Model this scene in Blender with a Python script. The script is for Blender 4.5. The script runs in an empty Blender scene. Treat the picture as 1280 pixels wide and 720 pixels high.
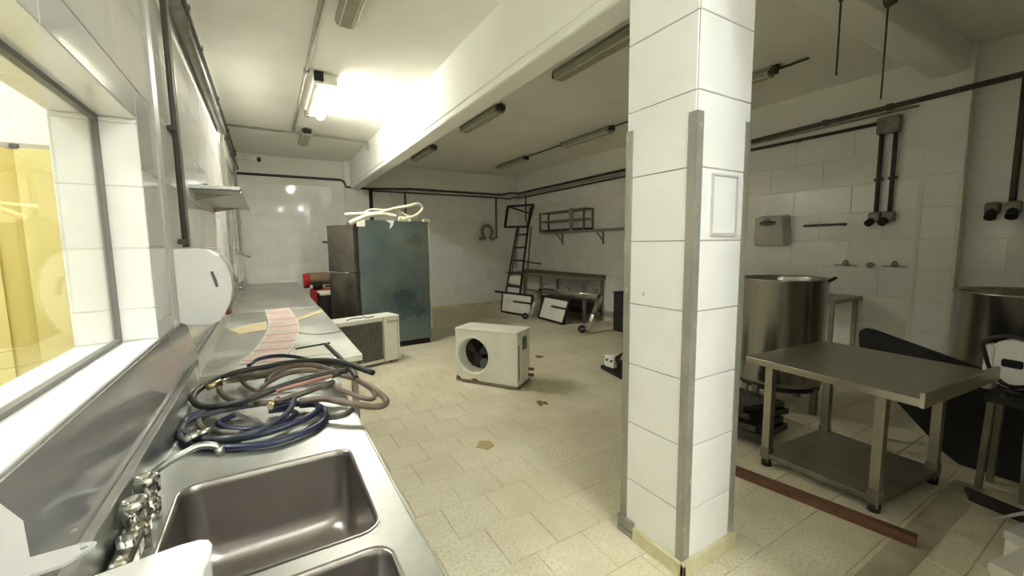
import bpy, bmesh, math, random
from mathutils import Vector, Matrix
random.seed(7)
S = bpy.context.scene
COL = S.collection
PI = math.pi

# ------------------------------------------------------------------ camera, world, exposure
cam_d = bpy.data.cameras.new('camera')
cam = bpy.data.objects.new('camera', cam_d)
COL.objects.link(cam)
cam_d.sensor_width = 36.0
cam_d.lens = 513.618 / 1280 * 36.0
cam_d.clip_start = 0.02
_yw, _p, _r = 0.534881591, -0.104046602, -0.0122348347
_fw = Vector((math.sin(_yw) * math.cos(_p), math.cos(_yw) * math.cos(_p), math.sin(_p)))
_rt = Vector((math.cos(_yw), -math.sin(_yw), 0))
_up = _rt.cross(_fw)
_r2 = math.cos(_r) * _rt + math.sin(_r) * _up
_u2 = -math.sin(_r) * _rt + math.cos(_r) * _up
cam.matrix_world = Matrix(((_r2.x, _u2.x, -_fw.x, 0), (_r2.y, _u2.y, -_fw.y, 0), (_r2.z, _u2.z, -_fw.z, 1.6), (0, 0, 0, 1)))
S.camera = cam
S.view_settings.view_transform = 'Standard'
S.view_settings.look = 'None'
S.view_settings.gamma = 1
S.view_settings.use_curve_mapping = False
S.view_settings.exposure = 1.45
W = bpy.data.worlds.new('world')
S.world = W
W.use_nodes = True
W.node_tree.nodes['Background'].inputs[0].default_value = (0.6, 0.65, 0.7, 1)
W.node_tree.nodes['Background'].inputs[1].default_value = 0.05
S.cycles.max_bounces = 10
S.cycles.diffuse_bounces = 8
S.cycles.glossy_bounces = 5
S.cycles.transparent_max_bounces = 12
S.cycles.sample_clamp_indirect = 6.0

LAMP_LIT = 43.0      # lit fixture over the aisle
LAMP_FILL = 27.0     # unseen fixture added behind the camera to brighten the pillar's left face
LAMP_REAR = 31.0     # lit fixture behind the camera
LAMP_NEXT = 72.0     # fixture of the room behind the window

# room constants (metres; camera at x=0, y=0, z=1.6)
XL, XR, YB, YF, CE = -0.42, 6.0, 9.8, -3.4, 3.45
CT = 0.88            # worktop height
TH = 0.322           # wall tile course

# ------------------------------------------------------------------ materials
def lin(c):
    return tuple(((v / 12.92) if v <= 0.04045 else ((v + 0.055) / 1.055) ** 2.4) for v in c)
def rgb(r, g, b):
    return lin((r / 255, g / 255, b / 255)) + (1,)

def mat(name, col, rough=0.5, metal=0.0, col2=None, scale=8, detail=4, bump=0.0, bscale=None, rvar=0.0,
        objvar=0.0, spec=None, contrast=(0.35, 0.65), coat=0.0, stretch=None, speck=None):
    m = bpy.data.materials.new(name)
    m.use_nodes = True
    nt = m.node_tree
    b = nt.nodes['Principled BSDF']
    b.inputs['Roughness'].default_value = rough
    b.inputs['Metallic'].default_value = metal
    if spec is not None:
        b.inputs['Specular IOR Level'].default_value = spec
    if coat:
        b.inputs['Coat Weight'].default_value = coat
        b.inputs['Coat Roughness'].default_value = 0.06
    tc = nt.nodes.new('ShaderNodeTexCoord')
    vec = tc.outputs['Object']
    if objvar or True:
        oi = nt.nodes.new('ShaderNodeObjectInfo')
        add = nt.nodes.new('ShaderNodeVectorMath')
        add.operation = 'ADD'
        nt.links.new(vec, add.inputs[0])
        nt.links.new(oi.outputs['Location'], add.inputs[1])
        vec = add.outputs[0]
    if stretch:
        mp = nt.nodes.new('ShaderNodeMapping')
        mp.inputs['Scale'].default_value = stretch
        nt.links.new(vec, mp.inputs[0])
        vec = mp.outputs[0]
    nz = nt.nodes.new('ShaderNodeTexNoise')
    nz.inputs['Scale'].default_value = scale
    nz.inputs['Detail'].default_value = detail
    nz.inputs['Roughness'].default_value = 0.6
    nt.links.new(vec, nz.inputs['Vector'])
    out = None
    if col2:
        rp = nt.nodes.new('ShaderNodeValToRGB')
        rp.color_ramp.elements[0].position = contrast[0]
        rp.color_ramp.elements[1].position = contrast[1]
        rp.color_ramp.elements[0].color = col
        rp.color_ramp.elements[1].color = col2
        nt.links.new(nz.outputs['Fac'], rp.inputs[0])
        out = rp.outputs[0]
    if speck:
        n2 = nt.nodes.new('ShaderNodeTexNoise')
        n2.inputs['Scale'].default_value = speck[0]
        n2.inputs['Detail'].default_value = 3
        nt.links.new(vec, n2.inputs['Vector'])
        r2 = nt.nodes.new('ShaderNodeValToRGB')
        r2.color_ramp.elements[0].position = speck[2]
        r2.color_ramp.elements[1].position = speck[3]
        nt.links.new(n2.outputs['Fac'], r2.inputs[0])
        mx = nt.nodes.new('ShaderNodeMix')
        mx.data_type = 'RGBA'
        nt.links.new(r2.outputs[0], mx.inputs[0])
        if out is None:
            mx.inputs[6].default_value = col
        else:
            nt.links.new(out, mx.inputs[6])
        mx.inputs[7].default_value = speck[1]
        out = mx.outputs[2]
    if objvar:
        mr = nt.nodes.new('ShaderNodeMapRange')
        mr.inputs[3].default_value = 1 - objvar
        mr.inputs[4].default_value = 1 + objvar * 0.3
        nt.links.new(oi.outputs['Random'], mr.inputs[0])
        mm = nt.nodes.new('ShaderNodeMix')
        mm.data_type = 'RGBA'
        mm.blend_type = 'MULTIPLY'
        mm.inputs[0].default_value = 1
        cc = nt.nodes.new('ShaderNodeCombineColor')
        for k in range(3):
            nt.links.new(mr.outputs[0], cc.inputs[k])
        if out is None:
            mm.inputs[6].default_value = col
        else:
            nt.links.new(out, mm.inputs[6])
        nt.links.new(cc.outputs[0], mm.inputs[7])
        out = mm.outputs[2]
    if out is None:
        b.inputs['Base Color'].default_value = col
    else:
        nt.links.new(out, b.inputs['Base Color'])
    if rvar:
        rr = nt.nodes.new('ShaderNodeMapRange')
        rr.inputs[1].default_value = 0.3
        rr.inputs[2].default_value = 0.7
        rr.inputs[3].default_value = max(0.03, rough - rvar)
        rr.inputs[4].default_value = rough + rvar
        nt.links.new(nz.outputs['Fac'], rr.inputs[0])
        nt.links.new(rr.outputs[0], b.inputs['Roughness'])
    if bump:
        bn = nt.nodes.new('ShaderNodeTexNoise')
        bn.inputs['Scale'].default_value = bscale or scale
        bn.inputs['Detail'].default_value = 5
        nt.links.new(vec, bn.inputs['Vector'])
        bp = nt.nodes.new('ShaderNodeBump')
        bp.inputs['Strength'].default_value = bump
        bp.inputs['Distance'].default_value = 0.01
        nt.links.new(bn.outputs['Fac'], bp.inputs['Height'])
        nt.links.new(bp.outputs[0], b.inputs['Normal'])
    return m

def emis(name, col, strength):
    m = bpy.data.materials.new(name)
    m.use_nodes = True
    b = m.node_tree.nodes['Principled BSDF']
    b.inputs['Base Color'].default_value = (0.9, 0.9, 0.88, 1)
    b.inputs['Emission Color'].default_value = col
    b.inputs['Emission Strength'].default_value = strength
    return m

def glass_mat(name, tint=(1, 1, 1, 1), ior=1.5):
    m = bpy.data.materials.new(name)
    m.use_nodes = True
    nt = m.node_tree
    nt.nodes.remove(nt.nodes['Principled BSDF'])
    o = nt.nodes['Material Output']
    tr = nt.nodes.new('ShaderNodeBsdfTransparent')
    tr.inputs[0].default_value = tint
    gl = nt.nodes.new('ShaderNodeBsdfGlossy')
    gl.inputs['Roughness'].default_value = 0.01
    lw = nt.nodes.new('ShaderNodeLayerWeight')
    pw = nt.nodes.new('ShaderNodeMath')
    pw.operation = 'POWER'
    pw.inputs[1].default_value = 5
    nt.links.new(lw.outputs['Facing'], pw.inputs[0])
    fr = nt.nodes.new('ShaderNodeMapRange')
    fr.inputs[3].default_value = 0.04
    fr.inputs[4].default_value = 0.95
    nt.links.new(pw.outputs[0], fr.inputs[0])
    mx = nt.nodes.new('ShaderNodeMixShader')
    nt.links.new(fr.outputs[0], mx.inputs[0])
    nt.links.new(tr.outputs[0], mx.inputs[1])
    nt.links.new(gl.outputs[0], mx.inputs[2])
    nt.links.new(mx.outputs[0], o.inputs[0])
    return m

def translucent_mat(name, col, mixf=0.45, gloss=0.25):
    m = bpy.data.materials.new(name)
    m.use_nodes = True
    nt = m.node_tree
    b = nt.nodes['Principled BSDF']
    b.inputs['Base Color'].default_value = col
    b.inputs['Roughness'].default_value = gloss
    o = nt.nodes['Material Output']
    t = nt.nodes.new('ShaderNodeBsdfTranslucent')
    t.inputs[0].default_value = col
    mx = nt.nodes.new('ShaderNodeMixShader')
    mx.inputs[0].default_value = mixf
    nt.links.new(b.outputs[0], mx.inputs[1])
    nt.links.new(t.outputs[0], mx.inputs[2])
    nt.links.new(mx.outputs[0], o.inputs[0])
    return m

M = {}
M['tile'] = mat('glazed_white_tile', rgb(236, 236, 232), 0.07, col2=rgb(243, 243, 240), scale=3, objvar=0.04, rvar=0.02, bump=0.012, bscale=3)
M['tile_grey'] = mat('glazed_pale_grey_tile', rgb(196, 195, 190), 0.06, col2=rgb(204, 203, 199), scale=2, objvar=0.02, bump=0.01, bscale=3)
M['pillar_tile'] = mat('pillar_white_tile', rgb(244, 244, 244), 0.16, col2=rgb(249, 249, 249), scale=4, objvar=0.02, bump=0.02, bscale=4, speck=(16, rgb(205, 204, 198), 0.74, 0.8))
M['grout'] = mat('tile_grout', rgb(176, 174, 164), 0.9, col2=rgb(150, 147, 136), scale=5)
M['plaster'] = mat('white_painted_plaster', rgb(236, 236, 228), 0.75, col2=rgb(243, 243, 236), scale=1.2, bump=0.25, bscale=14)
M['ceiling'] = mat('flaking_ceiling_paint', rgb(232, 231, 221), 0.7, col2=rgb(242, 241, 233), scale=0.9, bump=0.5, bscale=7)
M['floor_tile'] = mat('beige_terrazzo_tile', rgb(212, 203, 175), 0.5, col2=rgb(234, 228, 206), scale=1.8, detail=9, objvar=0.02,
                      rvar=0.1, speck=(60, rgb(203, 193, 164), 0.44, 0.72), bump=0.05, bscale=60)
M['floor_grout'] = mat('dirty_floor_grout', rgb(150, 138, 108), 0.9, col2=rgb(216, 207, 178), scale=2.2, contrast=(0.42, 0.6))
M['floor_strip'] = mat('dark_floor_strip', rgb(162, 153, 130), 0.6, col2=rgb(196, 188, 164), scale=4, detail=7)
M['splash_grey'] = mat('grey_glossy_splash_panel', rgb(132, 130, 128), 0.1, 0.2, col2=rgb(140, 138, 136), scale=2)
M['steel'] = mat('worn_stainless_steel', rgb(180, 182, 179), 0.4, 1.0, col2=rgb(204, 206, 203), scale=6, detail=4, rvar=0.08, bump=0.12, bscale=14)
M['steel_bowl'] = mat('pressed_stainless_bowl', rgb(160, 155, 152), 0.3, 1.0, col2=rgb(168, 163, 160), scale=3, detail=2)
M['steel_table'] = mat('scuffed_steel_table', rgb(188, 190, 184), 0.42, 1.0, col2=rgb(214, 215, 209), scale=2.5, detail=3, rvar=0.08, bump=0.025, bscale=6)
M['steel_low'] = mat('brownish_scuffed_steel', rgb(176, 170, 157), 0.36, 1.0, col2=rgb(192, 186, 172), scale=3, detail=4, rvar=0.06, bump=0.04, bscale=8)
M['steel_dull'] = mat('dull_steel', rgb(138, 132, 120), 0.48, 0.85, col2=rgb(160, 154, 140), scale=7, rvar=0.1)
M['steel_pot'] = mat('brushed_pot_steel', rgb(166, 165, 160), 0.24, 1.0, col2=rgb(176, 175, 170), scale=3, rvar=0.03, stretch=(5, 5, 0.3))
M['steel_grey'] = mat('galvanised_grey_steel', rgb(120, 118, 110), 0.5, 0.6, col2=rgb(146, 144, 134), scale=10)
M['chrome'] = mat('chrome', rgb(214, 213, 208), 0.12, 1.0)
M['trim'] = mat('grey_corner_strip', rgb(150, 148, 139), 0.5, 0.35, col2=rgb(172, 170, 160), scale=6, speck=(30, rgb(196, 194, 186), 0.66, 0.72), stretch=(1, 1, 0.4))
M['base_board'] = mat('cream_skirting', rgb(198, 188, 150), 0.6, col2=rgb(222, 215, 184), scale=7)
M['conduit'] = mat('dark_conduit', rgb(66, 64, 56), 0.5, 0.2, col2=rgb(84, 82, 74), scale=9)
M['conduit_light'] = mat('grey_painted_conduit', rgb(150, 148, 136), 0.4, 0.3, col2=rgb(170, 168, 156), scale=9)
M['white_paint'] = mat('white_enamelled_metal', rgb(232, 231, 220), 0.4, col2=rgb(241, 240, 231), scale=5, speck=(10, rgb(196, 190, 168), 0.7, 0.8))
M['white_plastic'] = mat('white_plastic', rgb(236, 234, 232), 0.22, col2=rgb(240, 239, 237), scale=3)
M['grey_plastic'] = mat('pale_grey_plastic', rgb(196, 195, 196), 0.35, col2=rgb(206, 205, 206), scale=3)
M['bracket_grey'] = mat('frosted_grey_plastic', rgb(158, 158, 158), 0.4, col2=rgb(166, 166, 166), scale=3)
M['mid_grey_plastic'] = mat('grey_dispenser_plastic', rgb(192, 190, 183), 0.4, col2=rgb(202, 200, 194), scale=4)
M['smoke'] = mat('smoky_grey_plastic', rgb(92, 91, 90), 0.3)
M['black'] = mat('black_metal', rgb(28, 27, 25), 0.5, col2=rgb(42, 40, 36), scale=8)
M['black_matte'] = mat('black_matte_sheet', rgb(20, 19, 18), 0.75, col2=rgb(28, 27, 25), scale=6)
M['dark'] = mat('dark_cavity', rgb(14, 14, 14), 0.8)
M['fridge_side'] = mat('weathered_blue_grey_steel', rgb(96, 116, 124), 0.34, 0.75, col2=rgb(132, 142, 138), scale=1.3, detail=5, rvar=0.1,
                       speck=(2.2, rgb(112, 110, 98), 0.58, 0.74), bump=0.05, bscale=3)
M['fridge_front'] = mat('dirty_fridge_steel', rgb(88, 84, 76), 0.35, 0.8, col2=rgb(122, 118, 108), scale=3, detail=6, rvar=0.1)
M['foam'] = mat('cream_insulation_foam', rgb(212, 200, 160), 0.9, col2=rgb(232, 224, 196), scale=14, bump=0.5, bscale=30)
M['red'] = mat('red_enamel', rgb(170, 30, 32), 0.4, col2=rgb(190, 44, 42), scale=6)
M['tan'] = mat('tan_tank_paint', rgb(128, 104, 82), 0.5, col2=rgb(146, 120, 96), scale=4)
M['white_cable'] = mat('cream_white_cable', rgb(228, 222, 200), 0.45)
M['rust'] = mat('rusted_steel', rgb(108, 58, 40), 0.85, col2=rgb(140, 82, 56), scale=20)
M['hose_brown'] = mat('brown_rubber_hose', rgb(84, 69, 59), 0.45, col2=rgb(108, 91, 78), scale=10)
M['hose_grey'] = mat('grey_brown_hose', rgb(76, 69, 60), 0.42, col2=rgb(98, 91, 82), scale=10)
M['hose_black'] = mat('dark_rubber_hose', rgb(34, 33, 31), 0.45, col2=rgb(48, 46, 43), scale=10)
M['hose_blue'] = mat('blue_rubber_hose', rgb(22, 27, 52), 0.36, col2=rgb(34, 40, 68), scale=7)
M['hose_navy'] = mat('slate_blue_hose', rgb(44, 47, 60), 0.38, col2=rgb(62, 65, 78), scale=7)
M['hose_pink'] = mat('salmon_tube', rgb(142, 104, 90), 0.5, col2=rgb(160, 122, 106), scale=8)
M['brass'] = mat('tarnished_brass', rgb(158, 146, 110), 0.35, 0.9)
M['pink_sheet'] = mat('printed_pink_foil', rgb(212, 180, 174), 0.4, col2=rgb(232, 214, 208), scale=9, detail=3, stretch=(1, 6, 1))
M['white_sheet'] = mat('white_paper', rgb(232, 228, 216), 0.7)
M['cardboard'] = mat('pale_cardboard', rgb(206, 192, 152), 0.8, col2=rgb(220, 208, 172), scale=8)
M['wood_red'] = mat('red_brown_timber', rgb(90, 58, 42), 0.6, col2=rgb(118, 80, 60), scale=5, detail=6, stretch=(8, 1, 8))
M['wood_dark'] = mat('dark_timber', rgb(48, 42, 34), 0.8, col2=rgb(62, 54, 44), scale=6)
M['tray'] = mat('blackened_tray_steel', rgb(62, 62, 60), 0.35, 0.8, col2=rgb(84, 84, 82), scale=8, rvar=0.1)
M['pvc'] = translucent_mat('yellow_pvc_strip', rgb(243, 236, 176))
M['pvc_dark'] = translucent_mat('amber_pvc_strip', rgb(234, 222, 148))
M['glass'] = glass_mat('window_glass', (0.97, 0.98, 0.97, 1))
M['gasket'] = mat('grey_window_gasket', rgb(118, 116, 112), 0.5)
M['diffuser'] = mat('greyed_lamp_diffuser', rgb(150, 148, 128), 0.3, col2=rgb(166, 164, 144), scale=6)
M['cream_tube'] = mat('unlit_cream_tube', rgb(226, 222, 190), 0.4)
M['lit'] = emis('lit_tube', (1.0, 0.97, 0.87, 1), LAMP_LIT)
M['lit_rear'] = emis('lit_tube_rear', (0.9, 0.95, 1.0, 1), LAMP_REAR)
M['lit_fill'] = emis('lit_tube_fill', (0.92, 0.96, 1.0, 1), LAMP_FILL)
M['lit_next'] = emis('lit_tube_next_room', (1.0, 0.98, 0.94, 1), LAMP_NEXT)
M['grille'] = mat('grey_condenser_fins', rgb(84, 84, 80), 0.5, 0.4, col2=rgb(104, 104, 98), scale=20)
M['ink'] = mat('dark_print', rgb(44, 44, 48), 0.6)
M['pink_line'] = mat('faded_red_print', rgb(212, 172, 166), 0.5)
M['stain'] = mat('brown_stain', rgb(172, 152, 104), 0.6, col2=rgb(186, 168, 122), scale=20)
M['leaf'] = mat('dry_brown_debris', rgb(126, 104, 74), 0.8)

# ------------------------------------------------------------------ mesh helpers
class MB:
    def __init__(self, off=(0, 0, 0)):
        self.b = bmesh.new()
        self.o = Vector(off)
    def v(self, p):
        return self.b.verts.new(Vector(p) - self.o)
    def face(self, pts):
        return self.b.faces.new([self.v(p) for p in pts])
    def box(self, x0, x1, y0, y1, z0, z1, bevel=0.0, seg=2):
        return self.hexa([(x0, y0, z0), (x1, y0, z0), (x1, y1, z0), (x0, y1, z0), (x0, y0, z1), (x1, y0, z1), (x1, y1, z1), (x0, y1, z1)], bevel, seg)
    def hexa(self, P, bevel=0.0, seg=2):
        vs = [self.v(p) for p in P]
        fs = [self.b.faces.new([vs[i] for i in f]) for f in ((3, 2, 1, 0), (4, 5, 6, 7), (0, 1, 5, 4), (1, 2, 6, 5), (2, 3, 7, 6), (3, 0, 4, 7))]
        if bevel:
            es = list({e for f in fs for e in f.edges})
            bmesh.ops.bevel(self.b, geom=es, offset=bevel, segments=seg, affect='EDGES', profile=0.5)
        return self
    def bar(self, p0, p1, w, h=None, up=(0, 0, 1)):
        h = h or w
        p0, p1 = Vector(p0), Vector(p1)
        d = (p1 - p0).normalized()
        u = Vector(up)
        if abs(d.dot(u)) > 0.98:
            u = Vector((1, 0, 0))
        s = d.cross(u).normalized()
        t = s.cross(d).normalized()
        P = []
        for q in (p0, p1):
            for a, c in ((-1, -1), (1, -1), (1, 1), (-1, 1)):
                P.append(q + s * a * w / 2 + t * c * h / 2)
        vs = [self.v(p) for p in P]
        for f in ((0, 1, 2, 3), (7, 6, 5, 4), (0, 4, 5, 1), (1, 5, 6, 2), (2, 6, 7, 3), (3, 7, 4, 0)):
            self.b.faces.new([vs[i] for i in f])
        return self
    def tube(self, pts, r, seg=10, caps=True, closed=False, smooth=0):
        pts = [Vector(p) for p in pts]
        if smooth:
            pts = spline(pts, smooth, closed)
        n = len(pts)
        rings = []
        nrm = None
        for i in range(n):
            if closed:
                d = pts[(i + 1) % n] - pts[i - 1]
            else:
                d = pts[min(i + 1, n - 1)] - pts[max(i - 1, 0)]
            d = d.normalized()
            if nrm is None:
                nrm = d.orthogonal().normalized()
            else:
                nrm = (nrm - d * nrm.dot(d))
                nrm = nrm.normalized() if nrm.length > 1e-6 else d.orthogonal().normalized()
            bi = d.cross(nrm)
            rr = r[i] if isinstance(r, (list, tuple)) else r
            rings.append([self.v(pts[i] + (nrm * math.cos(2 * PI * k / seg) + bi * math.sin(2 * PI * k / seg)) * rr) for k in range(seg)])
        for i in range(n if closed else n - 1):
            a, c = rings[i], rings[(i + 1) % n]
            for k in range(seg):
                f = self.b.faces.new((a[k], a[(k + 1) % seg], c[(k + 1) % seg], c[k]))
                f.smooth = True
        if caps and not closed:
            self.b.faces.new(rings[0][::-1])
            self.b.faces.new(rings[-1])
        return self
    def cyl(self, p0, p1, r, seg=16, r2=None, caps=True):
        return self.tube([p0, p1], [r, r if r2 is None else r2], seg, caps)
    def lathe(self, c, prof, seg=40, axis=(0, 0, 1)):
        ax = Vector(axis).normalized()
        a = ax.orthogonal().normalized()
        if abs(ax.z) > 0.99:
            a = Vector((1, 0, 0))
        bb = ax.cross(a)
        c = Vector(c)
        rings = []
        for (r, h) in prof:
            if r < 1e-6:
                rings.append([self.v(c + ax * h)])
            else:
                rings.append([self.v(c + ax * h + (a * math.cos(2 * PI * k / seg) + bb * math.sin(2 * PI * k / seg)) * r) for k in range(seg)])
        for i in range(len(rings) - 1):
            p, q = rings[i], rings[i + 1]
            for k in range(seg):
                k2 = (k + 1) % seg
                if len(p) == 1 and len(q) == 1:
                    continue
                if len(p) == 1:
                    f = self.b.faces.new((p[0], q[k2], q[k]))
                elif len(q) == 1:
                    f = self.b.faces.new((p[k], p[k2], q[0]))
                else:
                    f = self.b.faces.new((p[k], p[k2], q[k2], q[k]))
                f.smooth = True
        return self
    def prism(self, poly, vec, bevel=0.0, seg=2, smooth=False):
        vec = Vector(vec)
        a = [self.v(p) for p in poly]
        c = [self.v(Vector(p) + vec) for p in poly]
        n = len(poly)
        fs = [self.b.faces.new(a[::-1]), self.b.faces.new(c)]
        for i in range(n):
            f = self.b.faces.new((a[i], a[(i + 1) % n], c[(i + 1) % n], c[i]))
            f.smooth = smooth
            fs.append(f)
        if bevel:
            es = list(set(fs[0].edges) | set(fs[1].edges))
            bmesh.ops.bevel(self.b, geom=es, offset=bevel, segments=seg, affect='EDGES', profile=0.5)
        return self
    def build(self, name, m, parent=None, smooth=False):
        bmesh.ops.recalc_face_normals(self.b, faces=self.b.faces[:])
        me = bpy.data.meshes.new(name)
        self.b.to_mesh(me)
        self.b.free()
        if smooth:
            for p in me.polygons:
                p.use_smooth = True
        me.materials.append(M[m] if isinstance(m, str) else m)
        o = bpy.data.objects.new(name, me)
        COL.objects.link(o)
        if parent:
            o.parent = parent
        return o

def spline(pts, n, closed=False):
    out = []
    N = len(pts)
    rng = range(N if closed else N - 1)
    for i in rng:
        p0 = pts[i - 1] if (closed or i > 0) else pts[0] * 2 - pts[1]
        p1 = pts[i]
        p2 = pts[(i + 1) % N]
        p3 = pts[(i + 2) % N] if (closed or i + 2 < N) else pts[-1] * 2 - pts[-2]
        for k in range(n):
            t = k / n
            out.append(0.5 * ((2 * p1) + (p2 - p0) * t + (2 * p0 - 5 * p1 + 4 * p2 - p3) * t * t + (3 * p1 - p0 - 3 * p2 + p3) * t ** 3))
    if not closed:
        out.append(pts[-1].copy())
    return out

def thing(name, label, cat, loc=(0, 0, 0), rz=0.0, group=None):
    o = bpy.data.objects.new(name, None)
    o.empty_display_size = 0.1
    COL.objects.link(o)
    o.location = loc
    o.rotation_euler = (0, 0, rz)
    o['label'] = label
    o['category'] = cat
    if group:
        o['group'] = group
    return o
def tag(o, label, cat, group=None):
    o['label'] = label
    o['category'] = cat
    if group:
        o['group'] = group
    return o
def struct(o):
    o['kind'] = 'structure'
    return o
def copy_tree(o, parent=None):
    kids = list(o.children)
    c = o.copy()
    COL.objects.link(c)
    c.parent = parent
    for ch in kids:
        copy_tree(ch, c)
    return c

_tm = {}
def tile_mesh(axis, w, h, t, m):
    key = (axis, round(w, 3), round(h, 3), round(t, 4), m)
    if key in _tm:
        return _tm[key]
    b = bmesh.new()
    e = 0.0025
    prof = [(0, 0.0, -t), (0, 0.0, -e), (e, e, 0.0)]
    def P(u, v, d):
        return {'x': (d, u, v), 'y': (u, d, v), 'z': (u, v, d)}[axis]
    rings = []
    for (ins, _, d) in prof:
        a, c = w / 2 - ins, h / 2 - ins
        rings.append([b.verts.new(P(u, v, d)) for u, v in ((-a, -c), (a, -c), (a, c), (-a, c))])
    for i in range(2):
        for k in range(4):
            b.faces.new((rings[i][k], rings[i][(k + 1) % 4], rings[i + 1][(k + 1) % 4], rings[i + 1][k]))
    b.faces.new(rings[2])
    bmesh.ops.recalc_face_normals(b, faces=b.faces[:])
    me = bpy.data.meshes.new('tile')
    b.to_mesh(me)
    b.free()
    me.materials.append(M[m])
    _tm[key] = me
    return me

def put_tile(parent, axis, side, plane, uc, vc, w, h, m='tile', t=0.008, name='tile', jit=0.0015):
    """one tile; its face lies in `plane` and looks along side*axis"""
    me = tile_mesh(axis, w, h, t, m)
    o = bpy.data.objects.new(name, me)
    COL.objects.link(o)
    o.parent = parent
    o.location = {'x': (plane, uc, vc), 'y': (uc, plane, vc), 'z': (uc, vc, plane)}[axis]
    j = lambda: random.uniform(-jit, jit)
    if side < 0:
        o.rotation_euler = {'x': (j(), j(), PI), 'y': (j(), j(), PI), 'z': (PI, 0, 0)}[axis]
    else:
        o.rotation_euler = (j(), j(), j())
    return o

def tile_wall(parent, axis, side, plane, u0, u1, v0, v1, tw, th, uoff=0.0, bond=0.5, gap=0.004, holes=(), m='tile', voff=0.0, **kw):
    n = 0
    row = math.floor((v0 - voff) / th + 1e-6)
    v = voff + row * th
    while v < v1 - 0.01:
        a, c = max(v, v0), min(v + th, v1)
        sh = uoff + (tw * bond if row % 2 else 0)
        k = math.floor((u0 - sh) / tw)
        u = sh + k * tw
        while u < u1 - 0.01:
            segs = [(max(u, u0), min(u + tw, u1), a, c)]
            for (hu0, hu1, hv0, hv1) in holes:
                new = []
                for (p, q, r, s) in segs:
                    if q <= hu0 or p >= hu1 or s <= hv0 or r >= hv1:
                        new.append((p, q, r, s))
                        continue
                    if p < hu0: new.append((p, hu0, r, s))
                    if q > hu1: new.append((hu1, q, r, s))
                    pp, qq = max(p, hu0), min(q, hu1)
                    if r < hv0: new.append((pp, qq, r, hv0))
                    if s > hv1: new.append((pp, qq, hv1, s))
                segs = new
            for (p, q, r, s) in segs:
                if q - p > 0.03 and s - r > 0.02:
                    put_tile(parent, axis, side, plane, (p + q) / 2, (r + s) / 2, q - p - gap, s - r - gap, m, **kw)
                    n += 1
            u += tw
        v += th
        row += 1
    return n

# ------------------------------------------------------------------ room shell
g = 0.006  # tiles stand proud of the bedding by this much
WX = XL - 0.26
SILL, HEAD, JY, JY0 = 1.222, 2.125, 2.255, -0.55   # window opening in the left wall
TILE_TOP = TH * 9

f = MB()
f.box(XL - 0.3, XR + 0.3, YF - 0.3, YB + 0.3, -0.2, -g)
floor = struct(f.build('floor', 'floor_grout'))
FT = 0.3
cells = []
for j in range(-11, 33):
    y0 = 0.16 + FT * j
    off = 0.21 + (FT / 2 if j % 2 else 0)
    for i in range(-4, 21):
        x0 = off + FT * i
        a, c, d, e = max(x0, XL), min(x0 + FT, XR), max(y0, YF), min(y0 + FT, YB)
        if c - a > 0.03 and e - d > 0.03:
            cells.append(((a + c) / 2, (d + e) / 2, c - a, e - d))
def seen_floor(cc):
    x, y = cc[0], cc[1]
    d = Vector((x, y, -1.6))
    z = d.dot(_fw)
    if z < 0.3: return False
    px = 640 + 513.6 * d.dot(_r2) / z
    py = 360 - 513.6 * d.dot(_u2) / z
    return -60 < px < 1340 and py < 790
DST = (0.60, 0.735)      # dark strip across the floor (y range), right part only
cells.sort(key=lambda c: (not (seen_floor(c) and not (c[0] < 0.25 and c[1] < 9.7 and c[0] < 0.2)), math.hypot(c[0], c[1])))
gp = 0.0035
for c in cells[:298]:
    o = put_tile(floor, 'z', 1, random.uniform(-0.0006, 0.0006), c[0], c[1], c[2] - gp, c[3] - gp, 'floor_tile', name='floor_tile', jit=0.0012)
r = MB()
for (x, y, w, h) in cells[298:]:
    r.box(x - w / 2 + gp / 2, x + w / 2 - gp / 2, y - h / 2 + gp / 2, y + h / 2 - gp / 2, -0.008, random.uniform(-0.0005, 0.0005))
o = r.build('floor_tiles', 'floor_tile', floor)
o['kind'] = 'stuff'
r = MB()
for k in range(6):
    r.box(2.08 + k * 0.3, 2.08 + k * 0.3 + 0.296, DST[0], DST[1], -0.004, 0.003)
o = r.build('dark_band', 'floor_strip', floor)  # narrow row, darker than the tiles around it
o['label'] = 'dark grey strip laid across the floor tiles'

c = MB()
c.box(XL - 0.3, XR + 0.3, YF - 0.3, YB + 0.3, CE, CE + 0.2)
ceiling = struct(c.build('ceiling', 'ceiling'))

w = MB()
w.box(XL - 0.2, XR + 0.2, YB + g, YB + 0.2, -0.1, TILE_TOP)
w.box(XL - 0.2, XR + 0.2, YB - 0.004, YB + 0.2, TILE_TOP, CE)
wall_back = struct(w.build('wall_back', 'plaster'))
tile_wall(wall_back, 'y', -1, YB, XL, 1.54, 0, TILE_TOP, 0.62, TH, 0.05)
tile_wall(wall_back, 'y', -1, YB, 2.04, XR, 0, TILE_TOP, 0.62, TH, 0.05)

w = MB()
w.box(XR + g, XR + 0.2, YF, YB + 0.2, -0.1, TILE_TOP)
w.box(XR - 0.004, XR + 0.2, YF, YB + 0.2, TILE_TOP, CE)
wall_right = struct(w.build('wall_right', 'plaster'))
tile_wall(wall_right, 'x', -1, XR, 0.0, 1.25, 0, TILE_TOP, 0.62, TH, 0.34)
tile_wall(wall_right, 'x', -1, XR, 1.58, YB, 0, TILE_TOP, 0.62, TH, 0.34)

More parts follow.
